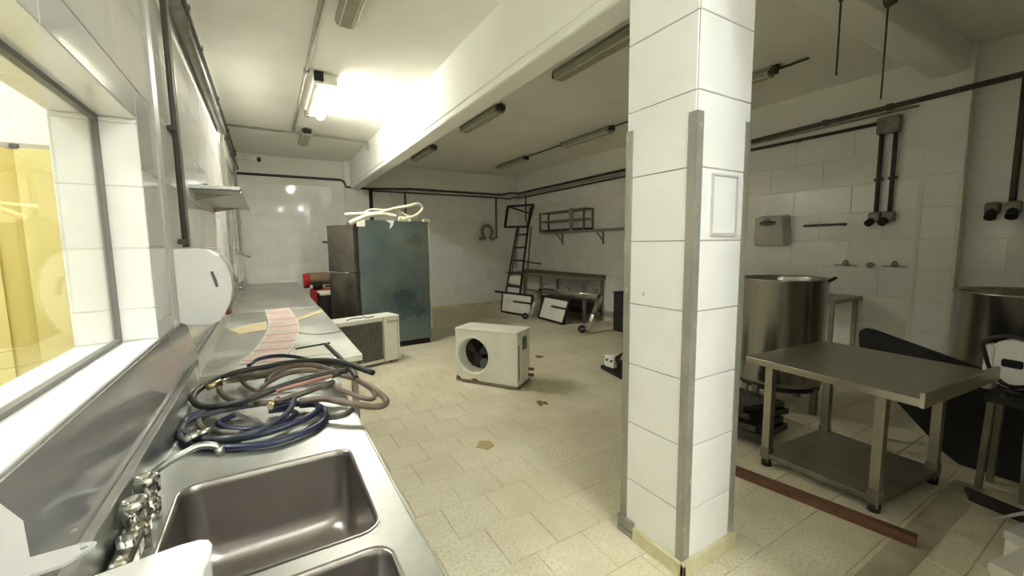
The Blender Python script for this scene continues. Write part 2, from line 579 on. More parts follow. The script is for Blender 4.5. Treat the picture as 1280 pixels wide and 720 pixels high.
w = MB()
w.box(WX, XL - g, YF, YB + 0.2, -0.1, SILL - g)
w.box(WX, XL - g, YF, YB + 0.2, HEAD + g, CE)
w.box(WX, XL - g, YF, JY0, SILL - g, HEAD + g)
w.box(WX, XL - g, JY + g, YB + 0.2, SILL - g, HEAD + g)
w.box(XL - g, XL + 0.004, 0.0, YB, TILE_TOP, CE)
wall_left = struct(w.build('wall_left', 'plaster'))
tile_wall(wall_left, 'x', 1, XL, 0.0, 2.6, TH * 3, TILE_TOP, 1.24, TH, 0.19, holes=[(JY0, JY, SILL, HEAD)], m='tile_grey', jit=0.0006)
tile_wall(wall_left, 'x', 1, XL, 2.6, YB, TH * 2, TILE_TOP, 0.62, TH, 0.19)
# reveal of the window: sill, head and jamb tiles
RX0 = WX
tile_wall(wall_left, 'z', 1, SILL, RX0 + 0.14, XL + 0.004, JY0, JY, 0.14, 0.64, 0.0, 0, m='pillar_tile', jit=0.0005)
tile_wall(wall_left, 'z', 1, SILL - 0.004, RX0, RX0 + 0.13, JY0, JY, 0.15, 0.64, 0.0, 0, m='pillar_tile', jit=0.0005)
tile_wall(wall_left, 'z', -1, HEAD, RX0, XL, JY0, JY, 0.14, 0.62, 0.0, 0, m='tile', jit=0.0005)
for a, b in ((RX0, RX0 + 0.125), (RX0 + 0.14, XL)):
    tile_wall(wall_left, 'y', -1, JY, a, b, SILL, HEAD, 0.4, 0.25, a, 0, m='pillar_tile', voff=0.105, jit=0.0005)

w = MB()
w.box(XL - 0.2, XR + 0.2, YF - 0.2, YF, -0.1, CE)
wall_front = struct(w.build('wall_front', 'plaster'))

# unseen wall added beside the camera to block lamp light from the right bay
w = MB()
w.box(1.7, 1.84, YF, 0.18, -0.05, 2.9)
struct(w.build('wall_light_blocker', 'plaster'))

# pier and beams
w = MB()
w.box(1.54, 2.04, YB - 0.12, YB + 0.05, -0.05, CE + 0.02)
pier = struct(w.build('trim_1', 'plaster'))
tile_wall(pier, 'y', -1, YB - 0.128, 1.54, 2.04, 0, TILE_TOP, 0.5, TH, 0.04, 0.0)
w = MB()
w.box(1.66, 1.86, YF, YB + 0.05, 2.87, CE + 0.02, 0.02, 2)
w.box(1.645, 1.662, YF, YB, 2.93, 2.95, 0.005, 1)
beam = struct(w.build('ceiling_beam_main', 'plaster'))
beam.name = 'trim_2'
w = MB()
w.box(1.86, XR + 0.05, 1.3, 1.57, 3.2, CE + 0.02, 0.03, 3)
beam2 = struct(w.build('trim_3', 'plaster'))
w = MB()
w.box(XR - 0.142, XR + 0.05, 1.26, 1.57, -0.05, CE + 0.02)
pil = struct(w.build('trim_4', 'plaster'))
tile_wall(pil, 'x', -1, XR - 0.15, 1.26, 1.57, 0, TILE_TOP, 0.4, TH, 1.2, 0)
for y, sy in ((1.26, 1), (1.57, -1)):
    s = MB()
    xa, ya, q = XR - 0.156, y - sy * 0.006, 0.035
    s.prism([(xa, ya, 0.0), (xa, ya + sy * q, 0.0), (xa + 0.006, ya + sy * q, 0.0), (xa + 0.006, ya + sy * 0.006, 0.0), (xa + q, ya + sy * 0.006, 0.0), (xa + q, ya, 0.0)], (0, 0, 2.165))
    s.build('corner_strip', 'white_sheet', pil)['label'] = 'pale corner guard strip'
# skirting along the far walls
s = MB()
s.box(2.1, XR, YB - 0.02, YB, 0, 0.09)
struct(s.build('baseboard_back', 'base_board'))
s = MB()
s.box(XR - 0.02, XR, 1.6, YB - 0.02, 0, 0.09)
struct(s.build('baseboard_right', 'base_board'))

# central pillar
PX0, PX1, PY0, PY1 = 1.62, 2.02, 1.16, 1.56
w = MB()
w.box(PX0 + g, PX1 - g, PY0 + g, PY1 - g, -0.05, 2.9)
w.box(PX0 + 0.03, PX1 - 0.1, PY0 + 0.02, PY1 - 0.02, 2.9, CE)
pillar = struct(w.build('wall_pillar', 'grout'))
tile_wall(pillar, 'x', -1, PX0, PY0 + 0.006, PY1, 0.0, TH * 10, 0.6, TH, PY0 - 0.02, 0, m='pillar_tile', gap=0.005)
tile_wall(pillar, 'y', -1, PY0, PX0 + 0.006, PX1, 0.0, TH * 10, 0.6, TH, PX0 - 0.02, 0, m='pillar_tile', gap=0.005)
tile_wall(pillar, 'x', 1, PX1, PY0, PY1, 0.0, TH * 10, 0.6, TH, PY0 - 0.02, 0, m='pillar_tile', gap=0.005)
tile_wall(pillar, 'y', 1, PY1, PX0, PX1, 0.0, TH * 10, 0.6, TH, PX0 - 0.02, 0, m='pillar_tile', gap=0.005)
ST = 2.165
for (x, sx) in ((PX0, 1), (PX1, -1)):
    for (y, sy) in ((PY0, 1), (PY1, -1)):
        s = MB()
        t, L = 0.004, 0.045
        xa, ya = x - sx * t, y - sy * t
        poly = [(xa, ya, 0.07), (xa + sx * L, ya, 0.07), (xa + sx * L, ya + sy * 2 * t, 0.07), (xa + sx * 2 * t, ya + sy * 2 * t, 0.07), (xa + sx * 2 * t, ya + sy * L, 0.07), (xa, ya + sy * L, 0.07)]
        s.prism(poly, (0, 0, ST - 0.07))
        s.build('corner_strip', 'trim', pillar)
s = MB()
s.box(PX0 - 0.02, PX0, PY0 - 0.02, PY1 - 0.1, 0, 0.075, 0.003, 1)
s.build('skirting', 'base_board', pillar)
s = MB()
s.box(PX0 - 0.02, PX1 + 0.015, PY0 - 0.02, PY0, 0, 0.085, 0.003, 1)
s.build('skirting', 'base_board', pillar)
s = MB()
s.box(PX0 - 0.016, PX0, PY1 - 0.095, PY1 + 0.01, 0, 0.03)
s.box(PX0 - 0.016, PX0, PY1 - 0.095, PY1 + 0.01, 0.04, 0.072)
s.box(PX0 - 0.022, PX0, PY1 - 0.1, PY1 + 0.012, 0.076, 0.092)
s.build('broken_skirting', 'trim', pillar)['label'] = 'broken layered end of the skirting'
# painted-over plate on the right face of the pillar
pl = thing('cover_plate', 'white painted-over rectangular plate on the pillar beside the corner strip', 'plate', (1.83, PY0 - 0.004, 1.77))
s = MB()
for a in ((-0.098, -0.088, -0.14, 0.14), (0.088, 0.098, -0.14, 0.14), (-0.088, 0.088, 0.13, 0.14), (-0.088, 0.088, -0.14, -0.13)):
    s.box(a[0], a[1], -0.006, 0.006, a[2], a[3])
s.build('frame', 'grey_plastic', pl)
s = MB()
s.box(-0.086, 0.086, -0.004, 0.006, -0.128, 0.128, 0.002, 1)
s.build('panel', 'pillar_tile', pl)

# window in the left wall
GX = RX0 + 0.132
win = thing('window_1', 'fixed glass window in the white-tiled wall above the sink', 'window', (GX, 0.85, SILL))
win['kind'] = 'structure'
del win['category']; del win['label']
s = MB(win.location)
s.box(GX - 0.003, GX + 0.003, JY0, JY, SILL - 0.004, HEAD)
s.build('pane', 'glass', win)
s = MB(win.location)
s.box(GX - 0.012, GX + 0.012, JY0, JY - 0.012, SILL - 0.006, SILL + 0.014)
s.box(GX - 0.012, GX + 0.012, JY0, JY - 0.012, HEAD - 0.02, HEAD + 0.002)
s.box(GX - 0.012, GX + 0.012, JY - 0.014, JY + 0.002, SILL - 0.006, HEAD)
s.build('frame', 'gasket', win)

# the next room, seen through the glass
w = MB()
w.box(-4.2, WX, 4.25, 4.4, -0.1, CE)
wn = struct(w.build('wall_next_room', 'plaster'))
tile_wall(wn, 'y', -1, 4.244, -2.5, WX, 2.33, CE, 0.4, TH, -0.65, 0)
w = MB()
w.box(-4.3, -4.2, -3.6, 4.4, -0.1, CE)
w.box(-4.2, WX, -3.6, -3.4, -0.1, CE)
struct(w.build('wall_next_room_side', 'plaster'))
w = MB()
w.box(-4.3, WX, -3.6, 4.4, CE, CE + 0.1)
struct(w.build('ceiling_next_room', 'plaster'))
w = MB()
w.box(-4.3, WX, -3.6, 4.4, -0.2, 0)
struct(w.build('floor_next_room', 'floor_tile'))
cu = thing('strip_curtain', 'yellow plastic strip curtain hanging in the next room behind the window', 'curtain', (-1.7, 4.17, 0))
s = MB(cu.location)
s.box(-2.55, -0.72, 4.15, 4.2, 2.29, 2.325)
s.build('rail', 'steel_dull', cu)
for k in range(11):
    x = -0.72 - k * 0.166
    for dy, mm, dx in ((0.0, 'pvc', 0.0),):
        s = MB(cu.location)
        n = 8
        pts = []
        for i in range(n + 1):
            t = i / n
            pts.append((x - 0.2 * t, 4.17 - (0.03 if k % 2 else 0.0) - 0.012 * math.sin(PI * t), 0))
        for i in range(n):
            (xa, ya, _), (xb, yb, _) = pts[i], pts[i + 1]
            s.hexa([(xb, yb, 0.05), (xa, ya, 0.05), (xa, ya + 0.003, 0.05), (xb, yb + 0.003, 0.05),
                    (xb, yb, 2.29), (xa, ya, 2.29), (xa, ya + 0.003, 2.29), (xb, yb + 0.003, 2.29)])
        bmesh.ops.remove_doubles(s.b, verts=s.b.verts[:], dist=1e-5)
        s.build('strip', 'pvc' if k % 2 else 'pvc_dark', cu)
    if k % 2 == 0:
        s = MB(cu.location)
        s.box(x - 0.05, x - 0.01, 4.13, 4.15, 2.285, 2.315)
        s.build('clip', 'black', cu)

# ------------------------------------------------------------------ lamps
def fixture(name, label, x, y0, y1, kind, z=CE, lit='lit', group='strip lights under the ceiling'):
    t = thing(name, label, 'lamp', (x, (y0 + y1) / 2, z), 0, group)
    L = (y1 - y0) / 2
    s = MB()
    hw = 0.14 if kind == 'lit' else 0.07
    s.hexa([(-hw + 0.02, -L, -0.045), (hw - 0.02, -L, -0.045), (hw - 0.02, L, -0.045), (-hw + 0.02, L, -0.045), (-hw, -L, 0), (hw, -L, 0), (hw, L, 0), (-hw, L, 0)])
    s.build('housing', 'steel_grey' if kind != 'lit' else 'white_paint', t)
    if kind == 'off':
        s = MB()
        prof = [(-0.075, -0.03), (-0.085, -0.055), (-0.07, -0.085), (-0.035, -0.1), (0.035, -0.1), (0.07, -0.085), (0.085, -0.055), (0.075, -0.03)]
        s.prism([(a, -L + 0.03, b) for a, b in prof], (0, 2 * L - 0.06, 0), 0.012, 2)
        s.build('diffuser', 'diffuser', t)
        for e in (-1, 1):
            s = MB()
            s.box(-0.06, 0.06, e * L - 0.02, e * L + 0.02, -0.07, -0.005, 0.008, 1)
            s.build('end_cap', 'black', t)
        s = MB()
        s.cyl((-0.03, -L - 0.06, -0.03), (-0.03, -L + 0.02, -0.03), 0.03, 10)
        s.build('junction', 'black', t)
        s = MB()
        for q in (-0.055, 0.055):
            s.box(q - 0.004, q + 0.004, -L + 0.04, L - 0.04, -0.1, -0.088)
        s.build('rib', 'cream_tube', t)
    else:
        s = MB()
        s.cyl((-0.075, -L + 0.05, -0.085), (-0.075, L - 0.05, -0.085), 0.032, 12)
        s.build('spent_tube', 'cream_tube', t)['label'] = 'unlit cream tube'
        s = MB()
        s.tube([(0.065, -L + 0.05, -0.11), (0.065, -L + 0.07, -0.11), (0.065, L - 0.07, -0.11), (0.065, L - 0.05, -0.11)], [0.03, 0.05, 0.05, 0.03], 16)
        s.build('lit_tube', lit, t)['label'] = 'glowing white tube'
        for e in (-1, 1):
            s = MB()
            s.box(-0.115, 0.115, e * L - 0.035, e * L + 0.035, -0.12, -0.01, 0.012, 2)
            s.build('end_cap', 'white_paint' if e < 0 else 'steel_grey', t)
        s = MB()
        s.box(-0.12, -0.03, -L - 0.07, -L - 0.02, -0.1, -0.01)
        s.build('junction', 'black', t)
    return t

fixture('strip_light', 'unlit grey strip light at the top edge, before the glowing one', 0.66, 2.5, 3.72, 'off')
fixture('strip_light', 'glowing white strip light, the only one switched on', 0.66, 4.98, 6.25, 'lit')
fixture('strip_light', 'unlit strip light just beyond the glowing one', 0.66, 7.35, 8.2, 'off')
fixture('strip_light', 'large unlit strip light right behind the main beam and nearest the tiled pillar', 2.82, 2.5, 3.75, 'off')
fixture('strip_light', 'second unlit strip light along the main beam, counted from the pillar', 2.78, 4.92, 6.12, 'off')
fixture('strip_light', 'farthest unlit strip light along the main beam, near the back wall', 2.76, 7.42, 8.6, 'off')
fixture('strip_light', 'unlit strip light along the right wall, left of the pillar and nearest it', 4.8, 4.95, 6.2, 'off')
fixture('strip_light', 'unlit strip light along the right wall, nearest the far corner', 4.8, 7.45, 8.6, 'off')
fixture('strip_light', 'unlit strip light showing its end just right of the pillar top', 4.75, 2.5, 3.72, 'off')
fixture('strip_light', 'glowing strip light over the floor behind the camera', 1.36, -1.6, -0.4, 'lit', CE, 'lit_rear')
fixture('strip_light', 'unseen fill strip light added over the aisle behind the camera', 0.6, -2.2, -1.0, 'lit', CE, 'lit_fill')
fixture('strip_light', 'glowing strip light on the ceiling of the next room', -2.0, 1.6, 2.8, 'lit', CE, 'lit_next')

# ------------------------------------------------------------------ pipes and conduits
def pipe(name, label, pts, r, m='conduit', seg=8, clips=(), cat='pipe', smooth=0):
    t = thing(name, label, cat, pts[0])
    s = MB(pts[0])
    s.tube(pts, r, seg, smooth=smooth)
    s.build('tube', m, t)
    for p in clips:
        s = MB(pts[0])
        s.box(p[0] - r * 1.4, p[0] + r * 1.4, p[1] - r * 1.4, p[1] + r * 1.4, p[2] - r * 1.1, p[2] + r * 1.1, r * 0.4, 1)
        s.build('clip', m, t)
    return t
pipe('conduit', 'dark conduit along the top of the left wall right under the ceiling', [(XL + 0.03, 1.2, 3.33), (XL + 0.03, 9.4, 3.33)], 0.018, clips=[(XL + 0.03, y, 3.33) for y in (3.9, 4.6, 6.0, 7.5, 9.0)])
pipe('conduit', 'thick dark conduit along the left wall, lower of the run beside the drop pipe', [(XL + 0.05, 3.0, 3.0), (XL + 0.05, 6.15, 3.0)], 0.04, 'steel_grey')
pipe('conduit', 'second dark conduit along the left wall, running above the thick one', [(XL + 0.04, 2.9, 3.12), (XL + 0.04, 9.5, 3.1)], 0.022, clips=[(XL + 0.04, y, 3.11) for y in (3.6, 4.5, 5.6, 7.0, 8.2)])
pipe('conduit', 'dark conduit dropping down the left wall behind the paper dispenser', [(XL + 0.03, 2.92, CE), (XL + 0.03, 2.92, 1.61)], 0.014, 'conduit', clips=[(XL + 0.02, 2.92, 2.25), (XL + 0.02, 2.92, 1.64)])
pipe('conduit', 'grey shiny conduit dropping down the left wall beside the dark one', [(XL + 0.03, 3.01, CE), (XL + 0.03, 3.01, 1.61)], 0.014, 'conduit_light', clips=[(XL + 0.02, 3.01, 2.25)])
pipe('conduit', 'thin grey pipe down the left wall beyond the shelf', [(XL + 0.05, 6.2, 3.0), (XL + 0.03, 6.3, 2.92), (XL + 0.03, 6.3, 1.35)], 0.02, 'conduit_light', clips=[(XL + 0.03, 6.3, 2.35), (XL + 0.03, 6.3, 1.37)])
pipe('water_pipe', 'thin pipe with tap end near the far left corner', [(XL + 0.04, 8.5, 3.0), (XL + 0.04, 8.5, 1.5), (XL + 0.16, 8.45, 1.45)], 0.024, 'conduit_light', clips=[(XL + 0.04, 8.5, 1.52), (XL + 0.04, 8.5, 2.05)])
pipe('conduit', 'pale conduit running along the ceiling beside the strip lights', [(0.47, 1.5, CE - 0.02), (0.47, 7.4, CE - 0.02)], 0.02, 'conduit_light', clips=[(0.47, 4.9, CE - 0.03), (0.47, 7.38, CE - 0.03)])
pipe('conduit', 'thin conduit across the ceiling between left wall and main beam', [(XL + 0.02, 7.6, CE - 0.02), (1.6, 7.68, CE - 0.02), (1.64, 7.68, CE - 0.03), (1.64, 7.68, CE - 0.14)], 0.016, 'conduit_light', clips=[(1.64, 7.68, CE - 0.13)])
pipe('conduit', 'dark conduit along the lower right edge of the main beam', [(1.9, 1.6, 2.95), (1.9, 9.6, 2.95)], 0.016)
pipe('conduit', 'thin dark conduit on the ceiling linking the strip lights nearest the right wall', [(4.8, 2.2, CE - 0.02), (4.8, 8.8, CE - 0.02)], 0.013)
pipe('conduit', 'dark conduit across the back wall left of the pier', [(XL, YB - 0.03, 3.06), (1.48, YB - 0.03, 3.06), (1.53, YB - 0.15, 3.0), (1.56, YB - 0.15, 2.9), (2.05, YB - 0.15, 2.88), (2.08, YB - 0.03, 2.88)], 0.025)
pipe('conduit', 'upper dark conduit across the back wall right of the pier', [(2.06, YB - 0.04, 2.9), (3.0, YB - 0.04, 2.95), (5.5, YB - 0.04, 2.94), (5.75, YB - 0.04, 3.0), (XR - 0.04, YB - 0.1, 3.0)], 0.025)
pipe('conduit', 'lower dark conduit across the back wall right of the pier', [(2.06, YB - 0.04, 2.86), (5.4, YB - 0.04, 2.86), (5.7, YB - 0.04, 2.84), (XR - 0.04, YB - 0.1, 2.9)], 0.018)
pipe('conduit', 'dark vertical conduit on the pier beside the tall steel cabinet', [(2.1, YB - 0.04, 2.9), (2.1, YB - 0.04, 0.1)], 0.04)
pipe('conduit', 'thin vertical conduit stub on the back wall above the steel cabinet', [(2.88, YB - 0.04, 2.86), (2.88, YB - 0.04, 1.9)], 0.02)
pipe('water_pipe', 'grey pipe dropping down the back wall beside the curved outlet', [(5.32, YB - 0.04, 2.88), (5.32, YB - 0.04, 1.8), (5.2, YB - 0.08, 1.76)], 0.025, 'steel_grey', clips=[(5.32, YB - 0.04, 1.82)])
pipe('water_pipe', 'curved horseshoe pipe on the back wall near the ladder', [(4.86, YB - 0.06, 1.78), (4.96, YB - 0.06, 1.8), (4.88, YB - 0.06, 1.95), (4.96, YB - 0.06, 2.1), (5.1, YB - 0.06, 2.1), (5.18, YB - 0.06, 1.95), (5.12, YB - 0.06, 1.8), (5.2, YB - 0.06, 1.76)], 0.04, 'steel_grey', smooth=6, clips=[(4.86, YB - 0.06, 1.78)])
pipe('conduit', 'thick black conduit along the right wall, the upper one', [(XR - 0.19, 0.2, 3.06), (XR - 0.19, 1.7, 3.02), (XR - 0.16, 2.4, 3.01), (XR - 0.05, 3.6, 3.0), (XR - 0.05, 5.0, 3.0), (XR - 0.04, YB - 0.1, 2.99)], 0.028, clips=[(XR - 0.18, 1.85, 3.018), (XR - 0.155, 2.45, 3.01)])
pipe('conduit', 'lower dark conduit along the right wall below the black one', [(XR - 0.03, 2.0, 2.9), (XR - 0.03, YB - 0.1, 2.86)], 0.02, clips=[(XR - 0.03, 2.8, 2.89), (XR - 0.03, 5.3, 2.88)])
pipe('conduit', 'pale middle conduit along the right wall between two dark ones', [(XR - 0.04, 1.66, 3.0), (XR - 0.04, 5.0, 2.94), (XR - 0.04, YB - 0.1, 2.92)], 0.014, 'conduit_light')
pipe('conduit', 'thin dark pipe down the right wall behind the ladder top', [(XR - 0.04, 9.3, 2.9), (XR - 0.04, 9.3, 2.2)], 0.02)

jb = thing('junction_box', 'grey junction box with two drop pipes on the right wall', 'junction box', (XR, 1.89, 2.86))
s = MB(jb.location)
s.box(XR - 0.09, XR, 1.79, 1.99, 2.77, 2.95, 0.01, 1)
s.build('box', 'steel_grey', jb)
for y in (1.95, 1.83):
    s = MB(jb.location)
    s.cyl((XR - 0.04, y, 2.78), (XR - 0.04, y, 1.9), 0.022, 8)
    s.build('drop_pipe', 'conduit', jb)
    s = MB(jb.location)
    s.box(XR - 0.055, XR, y - 0.035, y + 0.035, 2.27, 2.3)
    s.build('clip', 'conduit', jb)
sk = thing('wall_socket', 'pair of dark power sockets below the junction box', 'socket', (XR, 1.89, 1.86))
for y in (1.95, 1.83):
    s = MB(sk.location)
    s.box(XR - 0.1, XR, y - 0.055, y + 0.055, 1.81, 1.92, 0.02, 2)
    s.build('socket_body', 'steel_grey', sk)
    s = MB(sk.location)
    s.cyl((XR - 0.07, y + 0.02, 1.83), (XR - 0.12, y + 0.04, 1.79), 0.04, 12)
    s.build('socket_cap', 'black', sk)
sk = thing('wall_socket', 'dark power socket on a pipe near the right edge of the photo', 'socket', (XR, 1.0, 1.86))
s = MB(sk.location)
s.cyl((XR - 0.04, 0.955, 3.05), (XR - 0.04, 0.955, 1.9), 0.025, 8)
s.build('drop_pipe', 'conduit', sk)
for y in (1.07, 0.94):
    s = MB(sk.location)
    s.box(XR - 0.1, XR, y - 0.05, y + 0.05, 1.83, 1.95, 0.025, 2)
    s.build('socket_body', 'steel_grey', sk)
    s = MB(sk.location)
    s.cyl((XR - 0.06, y, 1.87), (XR - 0.12, y, 1.8), 0.042, 12)
    s.build('socket_cap', 'black', sk)

for (x, y, z, lab) in ((3.40, 1.384, 2.72, 'thin wire hanging under the cross beam, the left one of two'), (3.86, 1.285, 2.61, 'thin wire with a dark cap hanging by the cross beam, the right one')):
    zt = 3.2 if y > 1.3 else 3.28
    t = thing('hanging_wire', lab, 'wire', (x, y, zt))
    s = MB()
    s.cyl((0, 0, 0), (0, 0, z - zt), 0.006, 6)
    s.build('wire', 'conduit', t)
    s = MB()
    if y < 1.3:
        s.lathe((0, 0, -0.05), [(0.01, 0), (0.05, 0.02), (0.06, 0.05)], 12)
    else:
        s.lathe((0, 0, -0.012), [(0.006, 0), (0.014, 0.004), (0.016, 0.012)], 10)
    s.build('ceiling_cap', 'conduit', t)

# camera on the far left corner
cc = thing('security_camera', 'small white security camera in the far left ceiling corner', 'camera', (XL + 0.05, 9.3, 3.22))
s = MB()
s.tube([(-0.04, 0, 0.05), (0.06, 0, 0.04), (0.14, -0.02, 0.06)], 0.02, 8)
s.build('bracket', 'white_paint', cc)
s = MB()
s.cyl((0.1, 0.05, 0.07), (0.34, -0.1, 0.03), 0.05, 14)
s.build('camera_body', 'white_paint', cc)
s = MB()
s.cyl((0.335, -0.097, 0.031), (0.36, -0.113, 0.027), 0.045, 14)
s.build('lens', 'black', cc)

# grey trim post between window and conduits, steel wall shelf, paper dispenser
s = MB()
s.box(XL, XL + 0.01, 2.56, 2.66, 1.25, CE)
o = struct(s.build('trim_5', 'mid_grey_plastic'))
sh = thing('wall_shelf', 'thin stainless steel shelf on the left wall above the paper dispenser', 'shelf', (XL, 4.3, 2.0))
s = MB(sh.location)
s.box(XL, -0.13, 3.5, 5.15, 2.0, 2.006)
s.box(XL, -0.13, 3.5, 3.506, 2.0, 2.03)
s.box(-0.136, -0.13, 3.5, 5.15, 1.985, 2.02)
s.build('board', 'steel', sh)
for y in (3.75, 4.95):
    s = MB(sh.location)
    s.prism([(XL, y, 1.998), (-0.2, y, 1.998), (XL, y, 1.95)], (0, 0.006, 0))
    s.build('bracket', 'steel_dull', sh)
s = MB()
s.box(XL, XL + 0.03, 4.3, 4.36, 2.01, 2.14)
s.cyl((XL + 0.03, 4.33, 2.01), (XL + 0.03, 4.33, 2.13), 0.012)
tag(s.build('wall_clip', 'steel_grey'), 'small upright grey clip on the left wall above the shelf', 'clip')

dp = thing('paper_dispenser', 'large white rounded paper dispenser with a dark slot, on the left wall over the counter', 'dispenser', (XL, 2.85, 1.4))
dpts = [(0, -0.185), (0, 0.195), (0.03, 0.2), (0.1, 0.204), (0.15, 0.196), (0.195, 0.165), (0.225, 0.115), (0.24, 0.05), (0.243, -0.02), (0.23, -0.09), (0.2, -0.155), (0.175, -0.195), (0.13, -0.213), (0.08, -0.212), (0.03, -0.198)]
prof = [Vector((a, 0, b)) for a, b in dpts]
s = MB()
s.prism([(p.x * 0.97, 0.012, p.z * 0.97) for p in prof], (0, 0.27, 0), 0, smooth=True)
s.build('body', 'mid_grey_plastic', dp)
s = MB()
s.prism([(p.x, -0.13, p.z) for p in prof], (0, 0.15, 0), 0.01, 3)
s.build('cover', 'white_plastic', dp)
s = MB()
sl = [(0.152, 0.078), (0.163, 0.08), (0.178, 0.03), (0.182, -0.005), (0.17, -0.008), (0.165, 0.025)]
s.prism([(a, -0.1325, b) for a, b in sl], (0, 0.004, 0))
s.build('slot', 'smoke', dp)
s = MB()
s.cyl((0.24, 0.1, 0.02), (0.26, 0.1, 0.02), 0.015, 10)
s.build('lock', 'steel_grey', dp)
s = MB()
s.tube([(0.235, 0.2, 0.05), (0.25, 0.2, 0), (0.24, 0.2, -0.08), (0.2, 0.2, -0.17)], 0.008, 6, smooth=4)
s.build('edge_seam', 'trim', dp)

# ------------------------------------------------------------------ sink unit
SX0, SX1, SY0, SY1 = -0.345, 0.285, -0.15, 2.62
def rrect(x0, x1, y0, y1, r, n=7):
    P = []
    for cx, cy, a0 in ((x1 - r, y1 - r, 0), (x0 + r, y1 - r, 90), (x0 + r, y0 + r, 180), (x1 - r, y0 + r, 270)):
        for k in range(n + 1):
            a = math.radians(a0 + 90 * k / n)
            P.append((cx + r * math.cos(a), cy + r * math.sin(a)))
    return P
su = thing('sink_counter', 'stainless steel counter with two deep sink bowls in the foreground', 'sink', (0, 1.2, 0))
bowls = [(-0.272, 0.21, 1.03, 1.525), (-0.272, 0.21, 0.475, 0.965)]
def counter_sheet(m, outer, loops, z):
    edges = []
    for L in [outer] + loops:
        vs = [m.v((x, y, z)) for x, y in L]
        for i in range(len(vs)):
            edges.append(m.b.edges.new((vs[i], vs[(i + 1) % len(vs)])))
    bmesh.ops.triangle_fill(m.b, edges=edges, use_beauty=True, use_dissolve=False)
s = MB(su.location)
loops = [rrect(*b, 0.05) for b in bowls]
counter_sheet(s, [(SX0, SY0), (SX1, SY0), (SX1, SY1), (SX0, SY1)], loops, CT)
s.build('worktop', 'steel', su)
s = MB(su.location)
s.box(SX1 - 0.001, SX1 + 0.006, SY0, SY1, CT - 0.05, CT + 0.003, 0.002, 1)
s.box(SX0, SX1, SY1 - 0.003, SY1, CT - 0.05, CT)
s.box(SX0, SX1, SY0, SY0 + 0.003, CT - 0.05, CT)
s.build('edge', 'steel', su)
s = MB(su.location)
s.box(SX0 - 0.012, SX0, SY0, SY1, CT - 0.05, 1.005)
s.box(SX0 - 0.022, SX0 + 0.002, SY0, SY1, 1.004, 1.014, 0.003, 1)
s.build('splashback', 'steel', su)
s = MB(su.location)
s.hexa([(SX0 - 0.026, SY0, 1.0), (SX0 - 0.02, SY0, 1.0), (SX0 - 0.02, 2.84, 1.0), (SX0 - 0.026, 2.84, 1.0), (XL + 0.003, SY0, 1.212), (XL + 0.009, SY0, 1.212), (XL + 0.009, 2.84, 1.212), (XL + 0.003, 2.84, 1.212)])
s.build('splash_panel', 'splash_grey', su)['label'] = 'grey glossy panel above the splashback'
for b, L0 in zip(bowls, loops):
    s = MB(su.location)
    x0, x1, y0, y1 = b
    prof = [(-0.006, 0.0022, 0.056), (0.0, 0.0028, 0.05), (0.004, -0.002, 0.05), (0.007, -0.02, 0.05), (0.012, -0.19, 0.055), (0.02, -0.235, 0.07), (0.04, -0.258, 0.08), (0.07, -0.265, 0.09)]
    rings = []
    for (ins, dz, rr) in prof:
        rings.append([s.v((x, y, CT + dz)) for x, y in rrect(x0 + ins, x1 - ins, y0 + ins, y1 - ins, rr)])
    for i in range(len(rings) - 1):
        n = len(rings[i])
        for k in range(n):
            s.b.faces.new((rings[i][k], rings[i][(k + 1) % n], rings[i + 1][(k + 1) % n], rings[i + 1][k])).smooth = True
    s.b.faces.new(rings[-1])
    o = s.build('bowl', 'steel_bowl', su)
    s = MB(su.location)
    s.lathe(((x0 + x1) / 2, (y0 + y1) / 2, CT - 0.2645), [(0.0, 0.001), (0.03, 0.001), (0.04, 0.004), (0.048, 0.002), (0.05, 0)], 24)
    s.build('drain', 'chrome', su)
for (x, y) in ((SX1 - 0.04, SY0 + 0.05), (SX1 - 0.04, SY1 - 0.08), (SX0 + 0.04, SY0 + 0.05), (SX0 + 0.04, SY1 - 0.08)):
    s = MB(su.location)
    s.box(x - 0.02, x + 0.02, y - 0.02, y + 0.02, 0, CT - 0.005)
    s.build('leg', 'steel_dull', su)
# faucet (a part of the sink counter)
s = MB(su.location)
s.box(-0.338, -0.296, 1.13, 1.33, CT + 0.001, CT + 0.055, 0.014, 3)
fa = s.build('mixer_tap', 'chrome', su)
for y in (1.27, 1.39):
    s = MB(su.location)
    s.cyl((-0.315, y, CT), (-0.315, y, CT + 0.05), 0.026, 14)
    s.lathe((-0.315, y, CT + 0.05), [(0.02, 0), (0.02, 0.02), (0.028, 0.025), (0.03, 0.065), (0.026, 0.072), (0.018, 0.073), (0.017, 0.066), (0, 0.066)], 8)
    s.build('tap_knob', 'chrome', fa)
s = MB(su.location)
s.cyl((-0.315, 1.2, CT + 0.01), (-0.315, 1.2, CT + 0.07), 0.02, 12)
s.cyl((-0.315, 1.16, CT + 0.035), (-0.315, 1.42, CT + 0.035), 0.014, 10)
s.build('valve_body', 'chrome', fa)
s = MB(su.location)
s.tube([(-0.335, 1.47, CT + 0.01), (-0.325, 1.475, 0.955), (-0.29, 1.48, 0.985), (-0.25, 1.49, 1.0), (-0.21, 1.5, 1.01), (-0.175, 1.5, 1.0), (-0.165, 1.5, 0.985)], 0.011, 10, smooth=5)
s.cyl((-0.168, 1.5, 0.992), (-0.162, 1.5, 0.972), 0.013, 10)
s.build('spout', 'steel', fa)

